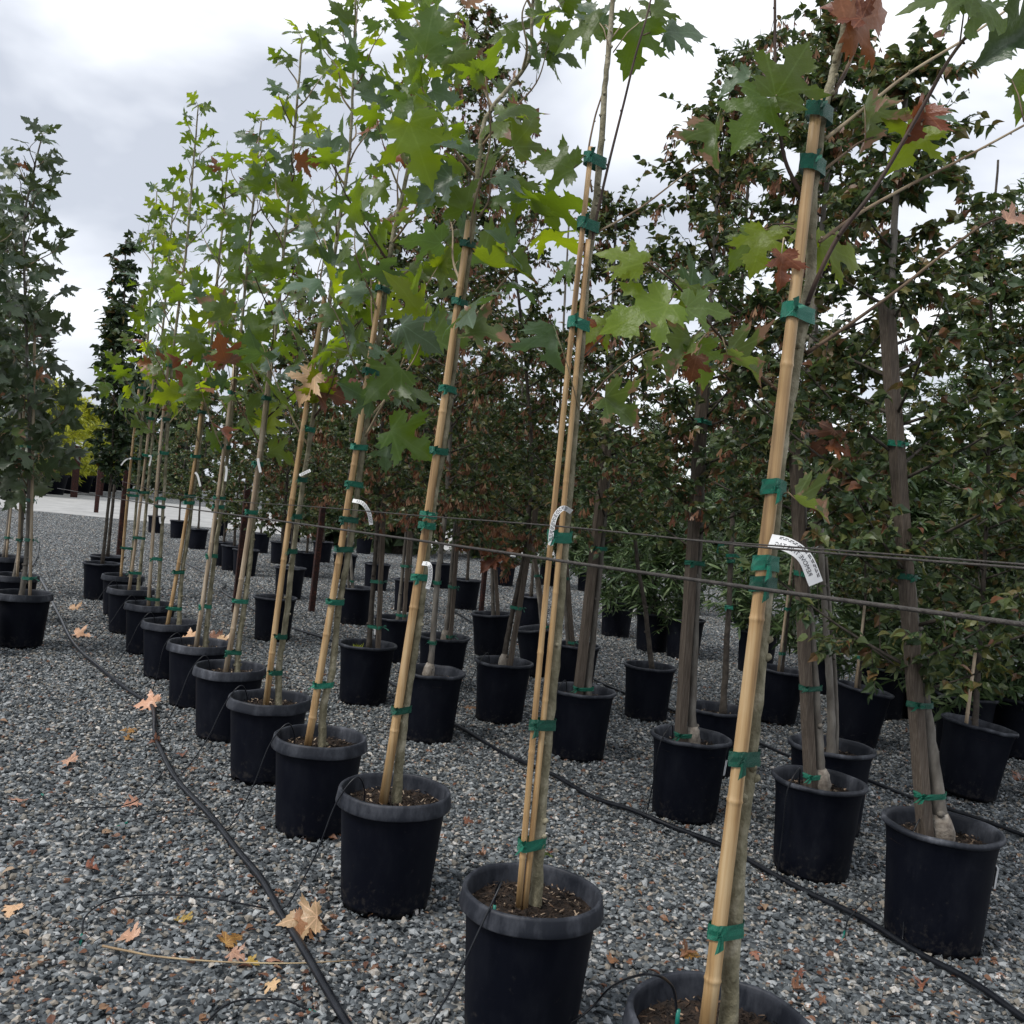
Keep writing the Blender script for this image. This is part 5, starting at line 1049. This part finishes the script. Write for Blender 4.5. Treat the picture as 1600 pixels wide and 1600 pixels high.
def loose(pts, label, end=0, hi=.012):
    P = [on_z(x, y, hi + (.03 if 0 < i < len(pts) - 1 else .004)) for i, (x, y) in enumerate(pts)]; C = cat_rom(P, 8); c = C[0].copy(); c.z = 0; root = empty('drip_tube', c)
    v, f = tube([p - c for p in C], .0028, 6); link('tube', mesh_np('tube', v, f, M['pipe'], True), root)
    e = C[end]; n = C[1] if end == 0 else C[-2]; emitter(root, e, (e - n).normalized(), c); tag(root, label, 'drip tube', 'loose drip tubes lying on the gravel')
loose([(128, 1460), (135, 1430), (175, 1405), (240, 1398), (320, 1402), (420, 1420)], 'loose drip tube arching over gravel towards the big orange leaf')
loose([(200, 1285), (230, 1275), (280, 1268), (325, 1278), (350, 1300)], 'short loose drip tube with green end touching the thick kinked pipe')
loose([(68, 1243), (85, 1255), (140, 1262), (205, 1255), (240, 1225), (258, 1200)], 'loose drip tube ending in a green spike far out on the gravel')
loose([(482, 1578), (440, 1562), (370, 1564), (330, 1590), (300, 1640)], 'loose drip tube by the dry strip and pipe end')
loose([(1320, 1455), (1330, 1430), (1370, 1395), (1420, 1395), (1440, 1440)], 'loose drip tube curling beside the leaning split-stake tree')
# drip of the first tree
c0 = Vector((b0.x, b0.y, 0)); rt = empty('drip_tube', c0); P = [on_z(800, 1640, .03), on_z(905, 1590, .10), on_z(955, 1542, .22), on_y(1010, 1522, Y0 - .18), on_y(1048, 1538, Y0 - .12), on_y(1057, 1575, Y0 - .1), on_y(1058, 1600, Y0 - .1)]
v, f = tube([p - c0 for p in cat_rom(P, 8)], .003, 6); link('tube', mesh_np('tube', v, f, M['pipe'], True), rt); emitter(rt, P[-1] + Vector((0, 0, .03)), Vector((0, 0, -1)), c0)
tag(rt, 'thin drip tube arching into the pot of the thick golden cane', 'drip tube', 'thin drip tubes feeding the pots')

# ------------------------------------------------------------------ fallen leaves and litter
def fallen(x, y, s, ang, mat, kind, label, z=.02, name='fallen_leaf', tilt=None, grp=None):
    p = on_z(x, y, z); a = math.radians(ang); d = Vector((math.sin(a), math.cos(a), U(-.05, .2))); L_ = s * .64 * p.y / F
    o = link(name, LEAF[(mat, kind)], None, frame(p - d * L_ * .45, d, tilt or Vector((U(-.3, .3), U(-.35, .1), 1)), L_))
    tag(o, label, 'leaf', grp or 'fallen leaves on the gravel'); return o
fallen(470, 1432, 90, 250, 'leaf_tan', 'cup', 'big tan-orange fallen leaf draped over the black pipe', z=.065, tilt=Vector((0, -.75, 1)))
fallen(490, 1440, 80, 70, 'leaf_rust', 'cup', 'curled rusty leaf tucked beneath the big tan-orange leaf', z=.05, tilt=Vector((.2, -.6, 1)))
fallen(365, 1465, 58, 30, 'leaf_ochre', 'flat', 'ochre yellow fallen leaf lying flat on the gravel', z=.03, tilt=Vector((0, -.5, 1)))
fallen(98, 1186, 55, 300, 'leaf_tan', 'cup', 'pale tan star-shaped leaf alone on the open gravel', z=.03, tilt=Vector((0, -.5, 1)))
fallen(225, 1095, 60, 270, 'leaf_tan', 'cup', 'tan leaf lying across the kink of the pipe', z=.05, tilt=Vector((0, -.6, 1)))
PAL = [(200, 1460, 50, 'leaf_tan'), (370, 1490, 45, 'leaf_tan'), (430, 1495, 45, 'leaf_tan'), (420, 1535, 45, 'leaf_tan'), (15, 1420, 50, 'leaf_tan'), (205, 1255, 38, 'leaf_tan'), (28, 1245, 40, 'leaf_tan'), (120, 950, 40, 'leaf_tan'), (130, 992, 42, 'leaf_tan')]
for x, y, s, m_ in PAL: fallen(x, y, s, U(0, 360), m_, rnd.choice(('cup', 'droop', 'fold')), 'pale tan curled leaf fallen on the gravel', .022, tilt=Vector((U(-.3, .3), -.4, 1)), grp='pale tan fallen leaves')
RU = [(145, 1357, 35), (735, 1282, 36), (750, 1335, 26), (1250, 1545, 42), (1440, 1540, 36), (1180, 1490, 30), (1070, 1488, 40), (950, 1190, 30), (1250, 1520, 30), (1590, 1215, 40), (860, 1330, 22), (960, 1500, 40), (1280, 1560, 36), (240, 1160, 30), (285, 1178, 30), (300, 1200, 26), (470, 1560, 24), (1160, 1330, 30), (735, 1105, 32), (400, 1395, 30), (440, 1390, 30), (20, 1530, 34), (480, 1545, 30), (1420, 1265, 30), (1240, 1350, 26)]
for x, y, s in RU: fallen(x, y, s * .82, U(0, 360), 'leaf_rust', rnd.choice(('cup', 'droop', 'fold', 'shut')), 'small rusty brown leaf scrap fallen on the gravel', .018, tilt=Vector((U(-.4, .4), U(-.5, 0), 1)), grp='rusty fallen leaves')
for x, y, s in ((285, 1430, 40), (200, 1140, 34), (205, 1152, 30), (1078, 1490, 42), (395, 1500, 30)): fallen(x, y, s, U(0, 360), 'leaf_ochre', rnd.choice(('flat', 'cup')), 'small dull ochre leaf fallen on the gravel', .018, grp='ochre fallen leaves')
fallen(855, 1330, 38, 60, 'leaf_spot', 'droop', 'yellow-green fallen leaf behind the two-cane tree pot', .02)
for x, y, an in ((300, 995, 280), (330, 994, 80), (338, 998, 120)):
    p = on_z(x, y, .37); o = link('fallen_leaf', LEAF[('leaf_tan' if an > 100 else 'leaf_rust', 'cup')], None, frame(p, Vector((math.sin(math.radians(an)), math.cos(math.radians(an)), 0)), Vector((0, -.5, 1)), .14)); tag(o, 'orange dry leaf lying in the littered pot of the fifth plane tree', 'leaf', 'dry leaves in the littered pot')
def litter():
    n = 1900; O = []; S = []
    while len(O) < n:
        x, y = rnd.uniform(-60, 1660), rnd.uniform(900, 1600) if rnd.random() < .75 else rnd.uniform(860, 1200)
        p = on_z(x, y, rnd.uniform(.012, .022))
        if p.y > 14 or p.y < 1: continue
        O.append(p[:]); S.append(rnd.lognormvariate(math.log(.015), .5))
    O = np.array(O); n = len(O); a = nrs.uniform(-1, 1, (n, 3)); a[:, 2] *= .25; nn = nrs.uniform(-.4, .4, (n, 3)); nn[:, 2] = 1
    V, Fc = leaf_cloud(O, a, nn, np.array(S), 'maple'); 
    m = foliage_mat('litter', [(0.0, (0.06, 0.024, 0.014)), (0.5, (0.13, 0.055, 0.03)), (0.8, (0.22, 0.12, 0.065)), (1.0, (0.34, 0.25, 0.17))], tr=.1, tcol=(.2, .08, .03))
    o = link('leaf_litter', mesh_np('leaf_litter', V, Fc, m, False, attr=np.repeat(nrs.uniform(0, 1, n), 8))); tag(o, 'scattered crumbs of brown leaf litter among the gravel', 'leaf litter', kind='stuff')
litter()
P = [on_z(x, y, .018) for x, y in ((160, 1478), (200, 1486), (250, 1495), (350, 1503), (460, 1505), (560, 1500))]; C = cat_rom(P, 8); c = C[0].copy(); c.z = 0
v, f = tube([p - c for p in C], [.004 - .0025 * i / len(C) for i in range(len(C))], 6); o = link('dry_strip', mesh_np('dry_strip', v, f, M['dry'], True)); o.location = c; tag(o, 'long thin dry straw-coloured strip lying across the gravel to the pipe', 'dry stem')
# one large smooth pebble
import bmesh
bm = bmesh.new(); bmesh.ops.create_icosphere(bm, subdivisions=2, radius=1); pm = bpy.data.meshes.new('pebble'); 
for vv in bm.verts: vv.co = Vector((vv.co.x * .022, vv.co.y * .014, vv.co.z * .011)) * U(.95, 1.05)
bm.to_mesh(pm); bm.free(); M['pebble'] = simple('pebble', [(.3, (.16, .16, .155)), (.7, (.26, .26, .25))], 40, .8); pm.materials.append(M['pebble'])
for p_ in pm.polygons: p_.use_smooth = True
o = link('pebble', pm); o.location = on_z(211, 1297, .018); tag(o, 'single larger smooth grey pebble next to the green drip end', 'stone')

# ------------------------------------------------------------------ beyond the drive
def hedge(x, y, label, seed, zt, Rc):
    p = on_z(x, y, 0); base = Vector((p.x, p.y, 0)); root = empty('bamboo_clump', base)
    v, f = lathe([(0, .02), (.72, 0), (.85, .75), (.92, .78), (.92, .86), (.84, .86), (.8, .7), (0, .7)], 28); link('tub', mesh_np('tub', v, f, M['pot'], True), root)
    Q = [Vector((p.x, p.y, .6)), Vector((p.x, p.y, zt * .5)), Vector((p.x, p.y, zt))]; link('cane', trunk_mesh([q - base for q in Q], .06, .03, 'bark_dark', seed, 1), root)
    dense_tree(root, base, Q, .9, zt, Rc, 30, 8, 12, .42, mat='hedge', kind='blade', seed=seed, asc=.5, tip=.4, shape=.8)
    tag(root, label, 'bamboo', 'yellow-green bamboo beyond the drive')
for i, (x, zt) in enumerate([(40, 4.8), (70, 4.9), (92, 4.8), (114, 4.7), (136, 4.5), (160, 4.1), (186, 3.5)]): hedge(x, 772 - i, 'yellow-green bamboo clump in a black tub beyond the pale drive', 200 + i, zt, 1.7)
def far_tree(X, Y, zt, Rc, seed, label, z0=.8):
    base = Vector((X, Y, 0)); root = empty('far_tree', base); Q = [Vector((X, Y, 0)), Vector((X, Y, zt * .5)), Vector((X, Y, zt))]
    link('trunk', trunk_mesh([q - base for q in Q], .18, .05, 'bark_dark', seed, 2), root)
    dense_tree(root, base, Q, z0, zt, Rc, 34, 8, 7, .55, mat='far', kind='maple', seed=seed, asc=.4, tip=.2, shape=.7); tag(root, label, 'tree', 'trees beyond the drive')
r_ = random.Random(5)
for i in range(16):
    Yf = r_.uniform(52, 66); X = -36 + i * 4.6 + r_.uniform(-1, 1); far_tree(X, Yf, r_.uniform(6.0, 8.5) if i < 5 else r_.uniform(4.5, 6.5), r_.uniform(2.0, 2.8), 300 + i, 'dark green tree on the skyline beyond the drive')
for i in range(9):
    X = -4.2 + i * 1.9 + r_.uniform(-.4, .4); far_tree(X, r_.uniform(22, 25), r_.uniform(3.0, 3.8), 1.0, 330 + i, 'bushy green tree standing before the pale drive', .5)
